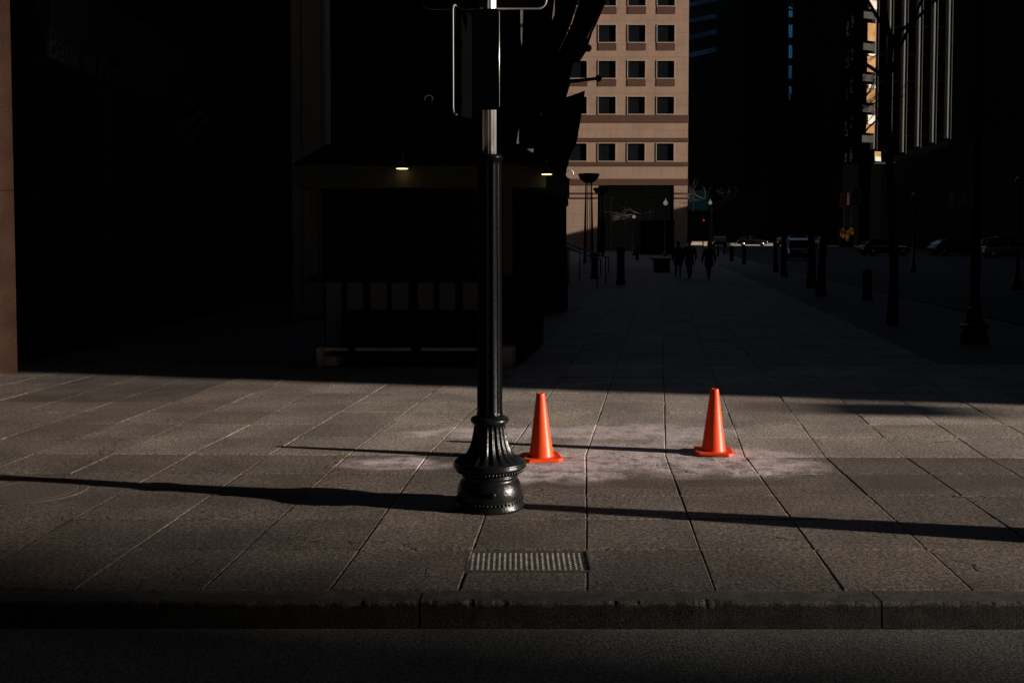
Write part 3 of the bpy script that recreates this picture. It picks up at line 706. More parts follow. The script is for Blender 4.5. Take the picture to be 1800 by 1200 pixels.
text_mesh('lettering', 'boloco', 0.52, mat('banner_white', (0.6, 0.6, 0.6), 0.6, emit=(0.6, 0.6, 0.6), es=0.06), Matrix.Translation((5.4*sc_, -0.08, -10*sc_)) @ Matrix.Rotation(R(-90), 4, 'Y') @ Matrix.Rotation(R(90), 4, 'X'), bt, 0.01)
bm = bmesh.new(); box(bm, 11.5*sc_, 28*sc_, 0.1, 0.3, -10*sc_, 20*sc_); finish('backing_panel', bm, GRYP, bt)
bm = bmesh.new(); box(bm, -1*sc_, -0.4*sc_, 0.12, 0.3, -75*sc_, 14*sc_); box(bm, 11.1*sc_, 12*sc_, 0.12, 0.32, -75*sc_, 20*sc_); finish('post', bm, DKMET, bt)
# amber shop window at its foot
ap = P(1489, 412, YS-2); at_ = thing('lit_shop_sign', 'small amber glowing shop window at the corner below the red banner', 'shop window', (ap.x, ap.y, ap.z))
AMB = NB('amber_light'); e_ = AMB.mix(AMB.ramp(AMB.noise(1.6, 3), 0.35, 0.65), (0.05, 0.02, 0.003), (0.42, 0.21, 0.045)); AMB.t.links.new(e_, AMB.b.inputs['Emission Color']); AMB.b.inputs['Emission Strength'].default_value = 0.10; AMB.b.inputs['Base Color'].default_value = (0.1, 0.06, 0.02, 1)
def polyplate(name, pts, th, m, parent, sc):
    bm = bmesh.new(); a = [bm.verts.new((x*sc, 0, z*sc)) for x, z in pts]; b = [bm.verts.new((x*sc, th, z*sc)) for x, z in pts]; n = len(pts)
    for i in range(n): bm.faces.new((a[i], a[(i+1) % n], b[(i+1) % n], b[i]))
    bm.faces.new(a[::-1]); bm.faces.new(b); return finish(name, bm, m, parent)
polyplate('pane', [(-12, 6), (-8, 11), (-4, 10), (-3.5, -3), (-6, -7), (-11, -3)], 0.1, AMB.m, at_, sc_)
polyplate('pane', [(-1.5, 6), (3.5, 8), (3.6, -8), (1.5, -13), (-2, -9)], 0.1, AMB.m, at_, sc_)
polyplate('pane', [(4.5, 12), (11, 11), (11.5, 1), (9, -1), (4.6, 0.5)], 0.1, AMB.m, at_, sc_)
bm = bmesh.new(); box(bm, -13*sc_, 12*sc_, 0.12, 0.3, -22*sc_, 13*sc_); finish('frame', bm, DKMET, at_)

# --- dark towers closing the view
BLUEG = NB('sky_blue_glass'); bb = BLUEG.b; bb.inputs['Metallic'].default_value = 1.0; bb.inputs['Roughness'].default_value = 0.12
BLUEG.t.links.new(BLUEG.mix(BLUEG.ramp(BLUEG.noise(0.35, 4), 0.35, 0.6), (0.16, 0.70, 1.0), (0.22, 0.85, 1.0)), bb.inputs['Base Color'])
BLUED = NB('dim_blue_glass'); bb = BLUED.b; bb.inputs['Metallic'].default_value = 1.0; bb.inputs['Roughness'].default_value = 0.2
BLUED.t.links.new(BLUED.mix(BLUED.ramp(BLUED.noise(0.25, 5), 0.35, 0.65), (0.04, 0.075, 0.11), (0.12, 0.17, 0.22)), bb.inputs['Base Color'])
Y1 = 215.0
def px_(p, Y, py=100): return P(p, py, Y)
def glass_tower(label, pl, pr, Y, ztop_px, m, name='office_tower', depth=25, win=True, bay=3.0, storey=4.0):
    x0, x1 = px_(pl, Y).x, px_(pr, Y).x
    return tower(label, [(x0, Y), (x1, Y), (x1, Y+depth), (x0, Y+depth)], 0.3, P(900, ztop_px, Y).z, m, None, name, bay=bay, storey=storey)
tA = glass_tower('dark tower right of the granite building with rows of dim blue windows', 1170, 1362, 215, -90, DARK2, win=False)
xa, xb = px_(1170, 215).x, px_(1362, 215).x; ca = Vector(((xa+xb)/2, 215+12.5, 0.3))
for i, (pyl, pyr, h) in enumerate(((14, 4, 9), (42, 33, 8), (72, 61, 9), (103, 92, 9.5), (-18, -26, 9))):
    bm = bmesh.new(); a = P(1210.5, pyl, 214.8)-ca; b = P(1259, pyr, 214.8)-ca; n = 10
    for k in range(n):
        u0 = k/n+0.012; u1 = (k+1)/n-0.012; p0 = a.lerp(b, u0); p1 = a.lerp(b, u1); hh = h*214.8/F*(1-0.0*k)
        tl = Vector((0, 0, 0)); p0 = p0-Vector((0, hh*0.62, 0)); p1 = p1-Vector((0, hh*0.62, 0)); tl = Vector((0, hh*0.6, 0))
        bm.faces.new([bm.verts.new(v) for v in (p0, p1, p1+Vector((0, 0, hh))+tl, p0+Vector((0, 0, hh))+tl)])
    finish('window_row', bm, BLUED.m, tA)
tB = glass_tower('slender dark tower in the middle with one column of bright blue windows', 1362.5, 1492, 190, -90, DARK4, win=False)
xa, xb = px_(1362.5, 190).x, px_(1492, 190).x; cb = Vector(((xa+xb)/2, 190+12.5, 0.3))
for i, y in enumerate((-28, 8, 44, 80, 116, 152)):
    bm = bmesh.new(); sk = 0.35
    p = [P(1386.6, y+22.5, 187.5)-cb, P(1393.6, y+22.5, 187.5)-cb, P(1393.6, y, 189.7)-cb, P(1386.6, y, 189.7)-cb]
    bm.faces.new([bm.verts.new(v) for v in p]); wn = finish('window', bm, BLUEG.m, tB, recalc=False)
    bm = bmesh.new(); a, b = (p[0]+p[1])/2, (p[2]+p[3])/2; tube(bm, [a-Vector((0, .06, 0)), b-Vector((0, .06, 0))], 0.03, 6); finish('mullion', bm, DKMET, wn)
glass_tower('dark tower in the far distance filling the gap at right', 1450, 1560, 262, -120, DARK1)
glass_tower('very dark tower behind the finned tower at far right', 1640, 2300, 285, -160, DARK1)
glass_tower('dark slab tower far behind the granite building', 700, 1200, 262, -120, DARK2)
# low dark wall of shopfronts closing the plaza right of the granite building
g0 = P(1209, 400, 196)
tower('low dark shopfronts at the end of the plaza right of the granite building', [(px_(1170, 188).x, 188), (px_(1362, 188).x, 188), (px_(1362, 196).x, 196), (px_(1170, 196).x, 196)], 0.4, P(900, 330, 188).z, DARK1, None, 'shopfront_row')
# teal glazed canopy beside the granite building
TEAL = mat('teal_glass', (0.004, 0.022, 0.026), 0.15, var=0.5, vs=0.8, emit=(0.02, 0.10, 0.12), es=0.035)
tp = P(1222, 400, 186); tt = thing('glass_canopy', 'dim teal glazed entrance frame beside the right edge of the granite building', 'canopy', (tp.x, tp.y, 0.5)); s2 = 186/F
def lz(py): return P(1222, py, 186).z-0.5
bm = bmesh.new(); box(bm, -12*s2, 22*s2, 0.1, 0.2, lz(370), lz(335)); finish('pane', bm, TEAL, tt)
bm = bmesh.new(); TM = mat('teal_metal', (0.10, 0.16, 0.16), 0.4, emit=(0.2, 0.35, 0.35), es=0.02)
box(bm, -3.4*s2, -2.2*s2, -0.1, 0.09, lz(372), lz(334)); box(bm, 17*s2, 18*s2, -0.1, 0.09, lz(352), lz(336)); finish('post', bm, TM, tt)
bm = bmesh.new(); tube(bm, [(-12*s2, -0.15, lz(354.5)), (18*s2, -0.15, lz(350))], 0.06, 6); finish('rail', bm, TM, tt)
bm = bmesh.new(); box(bm, 8*s2, 20*s2, -0.5, -0.2, lz(372), lz(369.5)); finish('awning', bm, GRYP, tt)

# --- left: bank building with lettering, stone pier, clad column
lw = lambda Y: -5.62-0.042*(Y-11.6)
STONE = NB('brown_pier_granite')
def _p():
    n = STONE; f = n.noise(90, 3, rough=0.75); c = n.mix(n.ramp(f, 0.35, 0.65), (0.10, 0.045, 0.028), (0.30, 0.16, 0.11)); c = n.scale_col(c, n.ramp(n.noise(2.5, 5), 0.3, 0.7, 0.7, 1.15))
    n.t.links.new(c, n.b.inputs['Base Color']); n.b.inputs['Roughness'].default_value = 0.65; n.t.links.new(n.bump(f, 0.3, 0.004), n.b.inputs['Normal'])
_p()
pp = G(31, 655); pr = thing('stone_pier', 'reddish brown granite pier lit by the sun at the far left edge', 'pier', (pp.x, pp.y, 0))
bm = bmesh.new()
pf = [(-1.6, 0), (0, 0), (-0.5, 0.9), (-1.6, 0.9)]; prism(bm, pf, -0.02, 2.05); prism(bm, pf, 2.056, 4.2); prism(bm, pf, 4.206, 9.5); finish('shaft', bm, STONE.m, pr)
bk = thing('bank_building', 'black shaded bank building filling the left behind the kiosk with faint lettering', 'building', (-12, 30, 0))
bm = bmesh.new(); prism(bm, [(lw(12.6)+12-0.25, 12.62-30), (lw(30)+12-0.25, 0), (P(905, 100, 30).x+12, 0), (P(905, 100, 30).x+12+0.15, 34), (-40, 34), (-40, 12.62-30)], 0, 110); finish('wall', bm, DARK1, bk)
FASC = mat('dark_fascia', (0.014, 0.015, 0.015), 0.5, var=0.3)
d = Vector((-0.042, 1, 0)).normalized()
bm = bmesh.new(); Mw = Matrix.Translation((lw(13)+12, 13-30, 0)) @ Matrix.Rotation(math.atan2(d.y, d.x), 4, 'Z')
box(bm, -0.3, 10, 0.0, 0.2, 3.7, 4.9, Mw); finish('fascia', bm, FASC, bk)
LETT = mat('brushed_letters', (0.09, 0.095, 0.095), 0.4, metal=0.3)
zb = P(150, 95, 13.8).z
Mt = Matrix.Translation((lw(12.8)+12+0.03, 12.85-30, 4.02)) @ Matrix(((d.x, 0, 0.999, 0), (d.y, 0, 0.042, 0), (0, 1, 0, 0), (0, 0, 0, 1)))
text_mesh('lettering', 'Bank of America', 0.52, LETT, Mt @ Matrix.Translation((-0.35, -0.3, 0)), bk, 0.02)
bm = bmesh.new()
for k in range(8):
    y = 14.2+k*1.9; box(bm, -0.2, 0.2, 0.0, 0.12, 0, 3.6, Matrix.Translation((lw(y)+12-0.05, y-30, 0)))
finish('mullion', bm, DKMET, bk)
# banner-like striped panel faint on the wall
fl = P(330, 215, 16.0)
# clad column at left rear
cp = P(542, 300, 19.0); ct = thing('clad_column', 'tall metal-clad column rising behind the kiosk roof', 'column', (cp.x, cp.y, 0))
CLAD = mat('brushed_cladding', (0.62, 0.62, 0.57), 0.45, metal=0.1, var=0.3, vs=1.4, streak=True)
wc = 30/F*19; bm = bmesh.new(); box(bm, -wc, wc, 0, 0.5, 0, 9.0, bev=0.02); finish('cladding', bm, CLAD, ct)
bm = bmesh.new(); box(bm, -wc*0.36, -wc*0.33, -0.012, -0.002, 0, 9.0); finish('seam', bm, DKMET, ct)
bm = bmesh.new(); box(bm, wc-0.03, wc+0.02, -0.03, 0.5, 0, 9.0); finish('edge_trim', bm, CLAD, ct)
# --- grey stone building further back, only slivers of it show between the flags
yg = 142.0
gs = thing('stone_building', 'dull grey sunlit stone building glimpsed in slits between the hanging flags', 'building', (P(938, 100, yg).x, yg, 0.4))
gx = P(872, 100, yg).x-P(938, 100, yg).x; gx2 = P(994, 100, yg).x-P(938, 100, yg).x; zt_ = P(900, -150, yg).z
bm = bmesh.new(); box(bm, gx, gx2, 0, 12, 0, zt_); finish('wall', bm, mat('grey_stone', (0.20, 0.18, 0.15), 0.8, var=0.15, vs=0.4), gs)
for py in (-60, -8, 44.5, 94, 148, 205, 258):
    z = P(900, py, yg).z-0.4; bm = bmesh.new(); box(bm, gx-0.02, gx2+0.02, -0.1, 0.05, z-0.19, z+0.19); finish('string_course', bm, DKMET, gs)

# ============================================================ KIOSK
YK = 12.0
k0 = P(555, 645, YK)
kk = thing('kiosk', 'dark kiosk with a blacked-in opening, in the shade behind the lamp post with a small lit sign lamp', 'kiosk', (k0.x, YK, 0))
def kx_(p): return P(p, 400, YK).x-k0.x
def kz(py): return P(725, py, YK).z
def kbox(bm, pa, pb, d0, d1, ya, yb, bev=0):            # pixel-measured front face, metres of depth, sheared plan
    x0, x1 = (kx_(pa), kx_(pb)); z1, z0 = kz(ya), kz(yb)
    vs = box(bm, x0, x1, d0, d1, z0, z1)
    for v in vs: v.co.x += v.co.y*0.145
KBL = mat('kiosk_black', (0.006, 0.006, 0.006), 0.85, spec=0.03)
KOL = mat('kiosk_olive_paint', (0.040, 0.034, 0.018), 0.6, var=0.2)
KGR = mat('kiosk_grey_panel', (0.085, 0.095, 0.105), 0.6, var=0.25, vs=5)
KST = mat('kiosk_steel_foot', (0.75, 0.68, 0.58), 0.55, metal=0.2, var=0.3, vs=9)
bm = bmesh.new(); kbox(bm, 552, 905, 0.35, 2.6, 330, 640); finish('body', bm, KBL, kk)
bm = bmesh.new(); kbox(bm, 524, 962, -0.15, 2.9, 292, 331); finish('fascia', bm, KOL, kk)
bm = bmesh.new()
x0, x1 = kx_(520), kx_(966); z0 = kz(291.5)
q = [(x0, -0.2, z0), (x1, -0.2, z0), (x1+0.43, 3.0, z0), (x0+0.43, 3.0, z0)]; t4 = [(x0+0.25, 0.7, z0+0.32), (x1-0.35, 0.7, z0+0.32), (x1-0.2, 2.4, z0+0.32), (x0+0.5, 2.4, z0+0.32)]
A = [bm.verts.new(v) for v in q]; Bv = [bm.verts.new(v) for v in t4]; bm.faces.new(A[::-1]); bm.faces.new(Bv)
for i in range(4): bm.faces.new((A[i], A[(i+1) % 4], Bv[(i+1) % 4], Bv[i]))
roof = finish('roof', bm, KBL, kk)
for (a, b) in ((547, 558), (885, 900)):
    bm = bmesh.new(); kbox(bm, a, b, -0.02, 0.1, 331.5, 494); finish('post', bm, KOL, kk)
bm = bmesh.new(); kbox(bm, 560, 883, 0.12, 0.16, 332, 489); finish('dark_opening', bm, mat('kiosk_opening_black', (0.006, 0.006, 0.006), 0.7, spec=0.1), kk)  # black sheet stands in for the shaded interior of the opening
bm = bmesh.new(); kbox(bm, 545, 905, -0.12, 0.34, 489.5, 496); finish('counter', bm, KBL, kk)
for (a, b) in ((566, 593), (604, 632), (645, 674), (683, 712), (730, 757), (768, 796), (810, 838), (848, 872)):
    bm = bmesh.new(); kbox(bm, a, b, 0.12, 0.2, 497, 610 if a == 566 else 549); finish('slat_panel', bm, KGR, kk)
bm = bmesh.new(); kbox(bm, 598, 870, 0.02, 0.3, 550, 605); finish('lower_shelf', bm, KBL, kk)
for (a, b) in ((555, 566), (877, 900)):
    bm = bmesh.new(); kbox(bm, a, b, -0.02, 0.3, 611, 645); finish('foot', bm, KST, kk)
bm = bmesh.new(); kbox(bm, 567, 590, 0.0, 0.3, 627, 643); finish('foot_plate', bm, KST, kk)
bm = bmesh.new(); kbox(bm, 567, 608, 0.02, 0.1, 611.5, 617); kbox(bm, 622, 720, 0.02, 0.1, 611.5, 617); kbox(bm, 738, 876, 0.02, 0.1, 611.5, 617); finish('bottom_rail', bm, KST, kk)
bm = bmesh.new(); kbox(bm, 906, 912, 0.36, 2.55, 331, 640); finish('side_panel', bm, KBL, kk)
def sign_lamp(px, py, Y, par, org, rad, power):
    p = P(px, py, Y)-org
    bm = bmesh.new(); lathe(bm, [(rad, 0.0), (rad*0.9, 0.02), (rad*0.35, 0.05), (0.02, 0.07)], 24, M=Matrix.Translation(p)); sh = finish('lamp_shade', bm, DKMET, par, True)
    bm = bmesh.new(); tube(bm, [p+Vector((0, 0, .06)), p+Vector((0, .02, .14)), p+Vector((0, 0.12, .17))], 0.01, 6); finish('gooseneck', bm, DKMET, sh)
    bm = bmesh.new(); lathe(bm, [(rad*0.75, -0.008), (rad*0.8, -0.001)], 24, M=Matrix.Translation(p)); finish('bulb', bm, mat('warm_bulb', (0.8, 0.7, 0.4), 0.5, emit=(1.0, 0.78, 0.36), es=1.6), sh)
    l = bpy.data.lights.new('sign_light', 'SPOT'); l.energy = power; l.color = (1.0, 0.75, 0.35); l.shadow_soft_size = 0.03; l.spot_size = R(75); l.spot_blend = 1.0
    lo = bpy.data.objects.new('sign_light', l); COL.objects.link(lo); lo.parent = sh; lo.location = p+Vector((0, -0.0, -0.03)); lo.rotation_euler = (R(38), 0, 0)
sign_lamp(707, 296, 11.75, kk, k0*1.0 - Vector((0, 0, k0.z)), 0.085, 0.055)
sign_lamp(961, 306, 11.72, kk, k0*1.0 - Vector((0, 0, k0.z)), 0.075, 0.10)

# dark utility cabinet right of the kiosk
uc = G(972, 548); uo = thing('utility_cabinet', 'black utility cabinet standing right of the kiosk in the shade', 'cabinet', (uc.x, uc.y, 0))
s_ = uc.y/F; bm = bmesh.new(); box(bm, -27*s_, 26*s_, 0, 0.6, 0, 1.28, bev=0.02); finish('body', bm, KBL, uo)
bm = bmesh.new(); box(bm, -24*s_, 23*s_, -0.015, -0.002, 0.1, 1.2); finish('door', bm, DKMET, uo)
bm = bmesh.new(); box(bm, -29*s_, 28*s_, -0.04, 0.64, 1.283, 1.32); finish('lid', bm, KBL, uo)

# low dark pavilion with glazed doors between the kiosk and the granite building
YP = 36.0; pv = P(950, 400, YP); pvo = thing('pavilion', 'dark glazed pavilion behind the kiosk with faint upright door frames', 'pavilion', (pv.x, YP, 0))
s_ = YP/F
bm = bmesh.new(); box(bm, -210*s_, 46*s_, 0.3, 9, 0, P(900, 292, YP).z); finish('wall', bm, KBL, pvo)
PMET = mat('pavilion_frame', (0.07, 0.07, 0.06), 0.5)
for p in (942, 953, 975, 984): bm = bmesh.new(); x = (p-950)*s_; box(bm, x-0.02, x+0.02, 0.2, 0.29, P(900, 430, YP).z, P(900, 368 if p not in (942, 975) else 312, YP).z); finish('door_frame', bm, PMET, pvo)
aw = polyplate('awning', [(979, 345), (981, 352), (998, 363), (998, 353)], 0.2, PMET, pvo, 1.0)
me = aw.data
for v in me.vertices: v.co = Vector(((v.co.x-950)*s_, v.co.y-0.35, P(900, v.co.z, YP).z))
bm = bmesh.new(); box(bm, 40*s_, 48*s_, 0.0, 0.29, P(900, 362, YP).z, P(900, 345, YP).z); finish('corner_bracket', bm, KBL, pvo)

# ============================================================ FLAGS
def cloth(name, pts, Y, m, parent, org, amp=0.12, wf=3.0, seed=0, dy=None):
    # outline measured on the photo at distance Y, filled, subdivided, rippled and given thickness
    bm = bmesh.new(); vs = []
    for (px, py) in pts: vs.append(bm.verts.new(P(px, py, Y)))
    f = bm.faces.new(vs); bmesh.ops.triangulate(bm, faces=[f])
    for _ in range(4):
        es = [e for e in bm.edges if e.calc_length() > 0.28]
        if es: bmesh.ops.subdivide_edges(bm, edges=es, cuts=1); bmesh.ops.triangulate(bm, faces=bm.faces[:])
    for v in bm.verts:
        v.co.y += amp*math.sin(v.co.x*wf*2.3+v.co.z*wf*0.7+seed) + 0.5*amp*math.sin(v.co.z*wf*1.7-v.co.x*wf*3+seed*2)
        v.co -= org
    o = finish(name, bm, m, parent, True); md = o.modifiers.new('thick', 'SOLIDIFY'); md.thickness = 0.012; return o
FB = mat('flag_dark_cloth', (0.010, 0.010, 0.014), 0.9, var=0.4, vs=1.5, spec=0.05)
FBL = mat('flag_navy_cloth', (0.010, 0.014, 0.032), 0.9, var=0.5, vs=2, spec=0.05)
FRD = mat('flag_faded_red_cloth', (0.10, 0.035, 0.03), 0.9, var=0.6, vs=3, spec=0.05)
def flag(label, tip, root, Y, pieces, seed):
    a = P(*tip, Y); b = P(*root, Y+1.5); o = thing('flag', label, 'flag', tuple(b), 0, 'flags hanging from angled poles above the kiosk')
    bm = bmesh.new(); tube(bm, [Vector((0, 0, 0)), a-b], [0.05, 0.035], 8); finish('pole', bm, DKMET, o, True)
    bm = bmesh.new(); ball(bm, a-b, 0.075, 10); finish('finial', bm, DKMET, o, True)
    for i, (pts, m, dy) in enumerate(pieces): cloth('cloth', pts, Y+dy, m, o, b, seed=seed+i)
    return o
flag('long dark flag nearest the lamp post hanging straight down', (914, -8), (884, 20), 18, [([(872, -30), (914, -30), (914, 60), (915, 120), (915, 178), (917, 197), (906, 262), (878, 262), (872, 120)], FB, 0)], 1)
flag('dark flag second from the lamp post with slanted lower hem', (950, -12), (900, 6), 19, [([(921, -30), (978, -30), (971, 24), (947, 68), (946, 120), (941, 140), (938, 200), (944, 262), (912, 262), (917, 196), (921, 178)], FB, 0)], 2)
flag('broad dark flag slanting up to the right, second from the granite building', (1010, -25), (930, -6), 20, [([(978, -30), (1022, -30), (1016, 0), (1003, 42), (995, 60), (982, 86), (971, 112), (971, 122), (976, 262), (952, 262), (951, 110), (952, 73), (960, 60), (975, 25)], FB, 0)], 3)
flag('dark flag with faded reddish edge slanting across the corner of the granite building', (1034, 85), (950, 96), 21, [([(1030, -30), (1072, -30), (1060, 8), (1040, 50), (1027, 78), (1012, 96), (1007, 112), (996, 170), (985, 262), (976, 262), (972, 118), (983, 92), (995, 66), (1006, 40)], FB, 0), ([(1072, -30), (1076, -30), (1064, 6), (1040, 60), (1031, 90), (1017, 112), (1004, 112), (1014, 92), (1028, 76), (1050, 30), (1060, 5)], FRD, -0.5)], 4)
flag('navy blue dark flag hanging lowest in front of the granite windows', (1052, 138), (960, 148), 22, [([(975, 150), (1003, 143), (995, 172), (1012, 166), (1029, 158), (1027, 172), (1021, 202), (1014, 240), (1013, 252), (1003, 274), (996, 278), (996, 300), (930, 300), (940, 262), (952, 200), (968, 175)], FBL, 0)], 5)
# faint striped flag by the bank wall
fg = P(330, 215, 17.0); so_ = thing('striped_flag', 'very faint striped flag drooping from the bank wall at upper left', 'flag', tuple(fg))
bm = bmesh.new(); tube(bm, [P(292, 150, 17.4)-fg, P(352, 178, 16.8)-fg], 0.03, 8); finish('pole', bm, DKMET, so_, True)
FS = mat('flag_pale_stripe', (0.16, 0.15, 0.13), 0.9, spec=0.05)
for pts, m in (([(309, 165), (318, 162), (333, 185), (326, 190)], FS), ([(320, 162), (325, 161), (343, 184), (338, 186)], FS), ([(285, 188), (308, 170), (314, 176), (292, 196)], FB), ([(306, 222), (350, 190), (358, 198), (316, 238)], FS), ([(318, 245), (362, 204), (367, 214), (328, 262)], FS), ([(292, 197), (345, 186), (350, 190), (306, 222)], FB)):
    cloth('stripe', pts, 17.0, m, so_, fg, amp=0.03)
# small round blue glint sign left of the lamp post
rb = P(754, 174, 15.0); ro = thing('round_sign_lamp', 'tiny dim blue-lit round fixture in the dark left of the sign plates', 'light fixture', tuple(rb))
bm = bmesh.new(); tube(bm, [Vector((0.06*math.cos(a), 0, 0.05*math.sin(a))) for a in [R(-20+20*i) for i in range(12)]], 0.008, 6); finish('ring', bm, mat('blue_ring', (0.02, 0.05, 0.1), 0.3, emit=(0.05, 0.22, 0.5), es=0.09), ro)
bm = bmesh.new(); box(bm, -0.03, 0.03, 0.02, 0.3, -0.04, 0.02); finish('bracket', bm, DKMET, ro)

# ============================================================ TREES
BARK = mat('bark', (0.030, 0.025, 0.021), 0.9, var=0.4, vs=6, bump=0.6, bs=20)
TWIG = mat('pale_twig', (0.13, 0.10, 0.075), 0.8, var=0.4, vs=6)
def bare_tree(label, base, H, rt, fork, seed, m=BARK, lean=(0, 0), spread=0.9, levels=5, group='bare trees along the plaza', flat=1.0, n0=5, wire=False):
    r = random.Random(seed); t = thing('bare_tree', label, 'tree', tuple(base), r.uniform(0, 6), group)
    bm = bmesh.new(); pts = []; n = 7
    for i in range(n+1):
        u = i/n; pts.append(Vector((lean[0]*u*u+0.03*H*0.3*math.sin(u*4+seed), lean[1]*u*u+0.02*H*0.3*math.cos(u*5+seed), fork*u-0.05*(i == 0))))
    tube(bm, pts, [rt*(1.35 if i == 0 else 1.0)*(1-0.42*i/n) for i in range(n+1)], 10); finish('trunk', bm, m, t, True)
    bm = bmesh.new()
    def br(p, d, L, rad, lv):
        k = 4; q = [p]; dd = d.copy()
        for i in range(k):
            dd = (dd+Vector((r.gauss(0, .13), r.gauss(0, .13), r.gauss(0.03, .10)*flat))).normalized(); q.append(q[-1]+dd*L/k)
        tube(bm, q, [rad*(1-0.5*i/k) for i in range(k+1)], 6 if lv > 2 else 4, cap=False)
        if lv <= 0: return
        for j in range(r.choice((2, 3, 3)) if lv > 1 else 3):
            i = r.choice((2, 3, 4)); a = r.uniform(0.35, 0.8); ax = Vector((r.gauss(0, 1), r.gauss(0, 1), r.gauss(0, .5))).normalized()
            nd = (dd+ax*a*spread).normalized()
            if flat < 1: nd.z *= flat; nd.normalize()
            br(q[i], nd, L*r.uniform(0.6, 0.82), rad*0.55, lv-1)
    topp = pts[-1]; L0 = (H-fork)*0.42
    for j in range(n0):
        a = 2*math.pi*j/n0+r.uniform(-.4, .4); e = r.uniform(0.5, 1.1)
        d = Vector((math.cos(a)*spread, math.sin(a)*spread, e*flat)).normalized()
        br(pts[-1-(j % 2)], d, L0*r.uniform(0.85, 1.2), rt*0.42, levels-1)
    finish('crown', bm, m, t, True); return t
street = [((1563, 570), 10.5, .085, 5.0, 21, 'slender bare street tree on the verge crossing the bright fins'),
          ((1447, 520), 6.6, .11, 3.6, 23, 'bare dark tree standing on the plaza edge left of the verge'),
          ((1424, 505), 6.6, .13, 3.6, 24, 'thick-trunked bare tree in front of the white car'),
          ((1379, 486), 6.0, .12, 3.4, 25, 'bare tree left of the blue car at the plaza edge'),
          ((1363, 478), 6.2, .10, 3.4, 26, 'thin bare tree farthest along the plaza edge')]
for (px, py), H, rt, fk, sd, lb in street: bare_tree(lb, G(px, py), H, rt, fk, sd, spread=0.9 if px > 1500 else 0.6)
YT = 92.0
bare_tree('small pale-twigged tree just right of the granite building', Vector((P(1250, 400, YT).x, YT, gz(YT))), 7.6, 0.09, 4.2, 31, TWIG, spread=1.15, levels=5, flat=0.8, n0=6)
YT2 = 96.0
bare_tree('low spreading tree in front of the dark entrance of the granite building', Vector((P(1113, 400, YT2).x, YT2, gz(YT2))), 6.0, 0.08, 3.2, 33, TWIG, spread=1.5, levels=5, flat=0.35, n0=7)

# ============================================================ LAMPS ON THE PLAZA
GLOBE = mat('white_globe', (0.85, 0.84, 0.80), 0.15, var=0.03, emit=(1, 0.97, 0.9), es=0.10)
def globe_lamp(label, px, py, Y, r, poles=1, es=None, double=False, gm=None):
    g = gz(Y); p = P(px, py, Y); t = thing('globe_lamp', label, 'street lamp', (p.x, Y, g), 0, 'globe street lamps')
    h = p.z-g; bm = bmesh.new(); lathe(bm, [(0.16, 0), (0.15, 0.2), (0.09, 0.35), (0.06, 0.5), (0.045, h-r*1.4), (0.07, h-r*1.05)], 14); finish('pole', bm, DKMET, t, True)
    bm = bmesh.new(); ball(bm, (0, 0, h), r, 16); finish('globe', bm, gm or GLOBE, t, True)
    bm = bmesh.new(); lathe(bm, [(r*.35, h+r*.9), (r*.3, h+r*1.2), (0.02, h+r*1.7), (0.01, h+r*2.2)], 12); finish('finial', bm, GLOBE if double else DKMET, t, True)
    return t
GD = mat('unlit_globe', (0.25, 0.25, 0.26), 0.06, var=0.1, coat=0.6)
globe_lamp('white globe lamp post in front of the dark entrance, near its right edge', 1170, 357, 82, 0.18, double=True)
globe_lamp('short dull globe lamp post below the spreading tree at the dark entrance', 1114.5, 381, 84, 0.14)
globe_lamp('white globe lamp post beside the pale-twigged tree right of the granite building', 1248.5, 356.5, 84, 0.15, double=True)
globe_lamp('dim clear globe lamp on the street side between the bare trees and podium', 1607.5, 343.5, 46, 0.14, gm=GD)
globe_lamp('dim clear globe lamp at the far right edge of the photo', 1792, 318, 30, 0.12, gm=GD)
# bowl-topped torch lamps on four slender legs
def torch(label, px, py_top, py_foot, Y, wpx):
    s = Y/F; p = P(px, py_top, Y); f = P(px, py_foot, Y); t = thing('bowl_lamp', label, 'lamp', (p.x, Y, 0.0), 0, 'bowl lamps by the granite building')
    h = p.z; R_ = wpx*s/2; bm = bmesh.new()
    lathe(bm, [(R_*0.28, h-R_*0.86), (R_*0.55, h-R_*0.72), (R_*0.85, h-R_*0.42), (R_*0.97, h-R_*0.14), (R_, h-R_*0.05), (R_*0.96, h), (R_*0.6, h+R_*0.03), (R_*0.2, h+R_*0.05)], 32); finish('bowl', bm, KBL, t, True)
    for i, (u, v) in enumerate(((-1, -0.3), (-0.34, 1), (0.34, -1), (1, 0.3))):
        bm = bmesh.new(); tube(bm, [(u*R_*0.37, v*R_*0.2, 0), (u*R_*0.26, v*R_*0.15, h-R_*0.8)], [0.085 if abs(u) == 1 else 0.03, 0.04 if abs(u) == 1 else 0.02], 8); finish('leg', bm, KBL, t, True)
    return t
torch('tall black bowl lamp on slender legs before the left pier of the granite building', 1035, 305.5, 425, 62, 38)
torch('second black bowl lamp half hidden beside the dark entrance column', 1056, 330.5, 425, 80, 27)
dcY = 97.0; dp = P(1060, 400, dcY)
dc = thing('entrance_pylon', 'black square pylon at the left side of the dark entrance', 'pylon', (dp.x, dcY, gz(dcY))); s_ = dcY/F
bm = bmesh.new(); box(bm, -8*s_, 4*s_, 0, 1, 0, P(900, 334, dcY).z-gz(dcY)); finish('shaft', bm, KBL, dc)
bm = bmesh.new(); box(bm, -9*s_, 5*s_, -0.05, 1.05, P(900, 334, dcY).z-gz(dcY)+.002, P(900, 331, dcY).z-gz(dcY)); finish('cap', bm, KBL, dc)
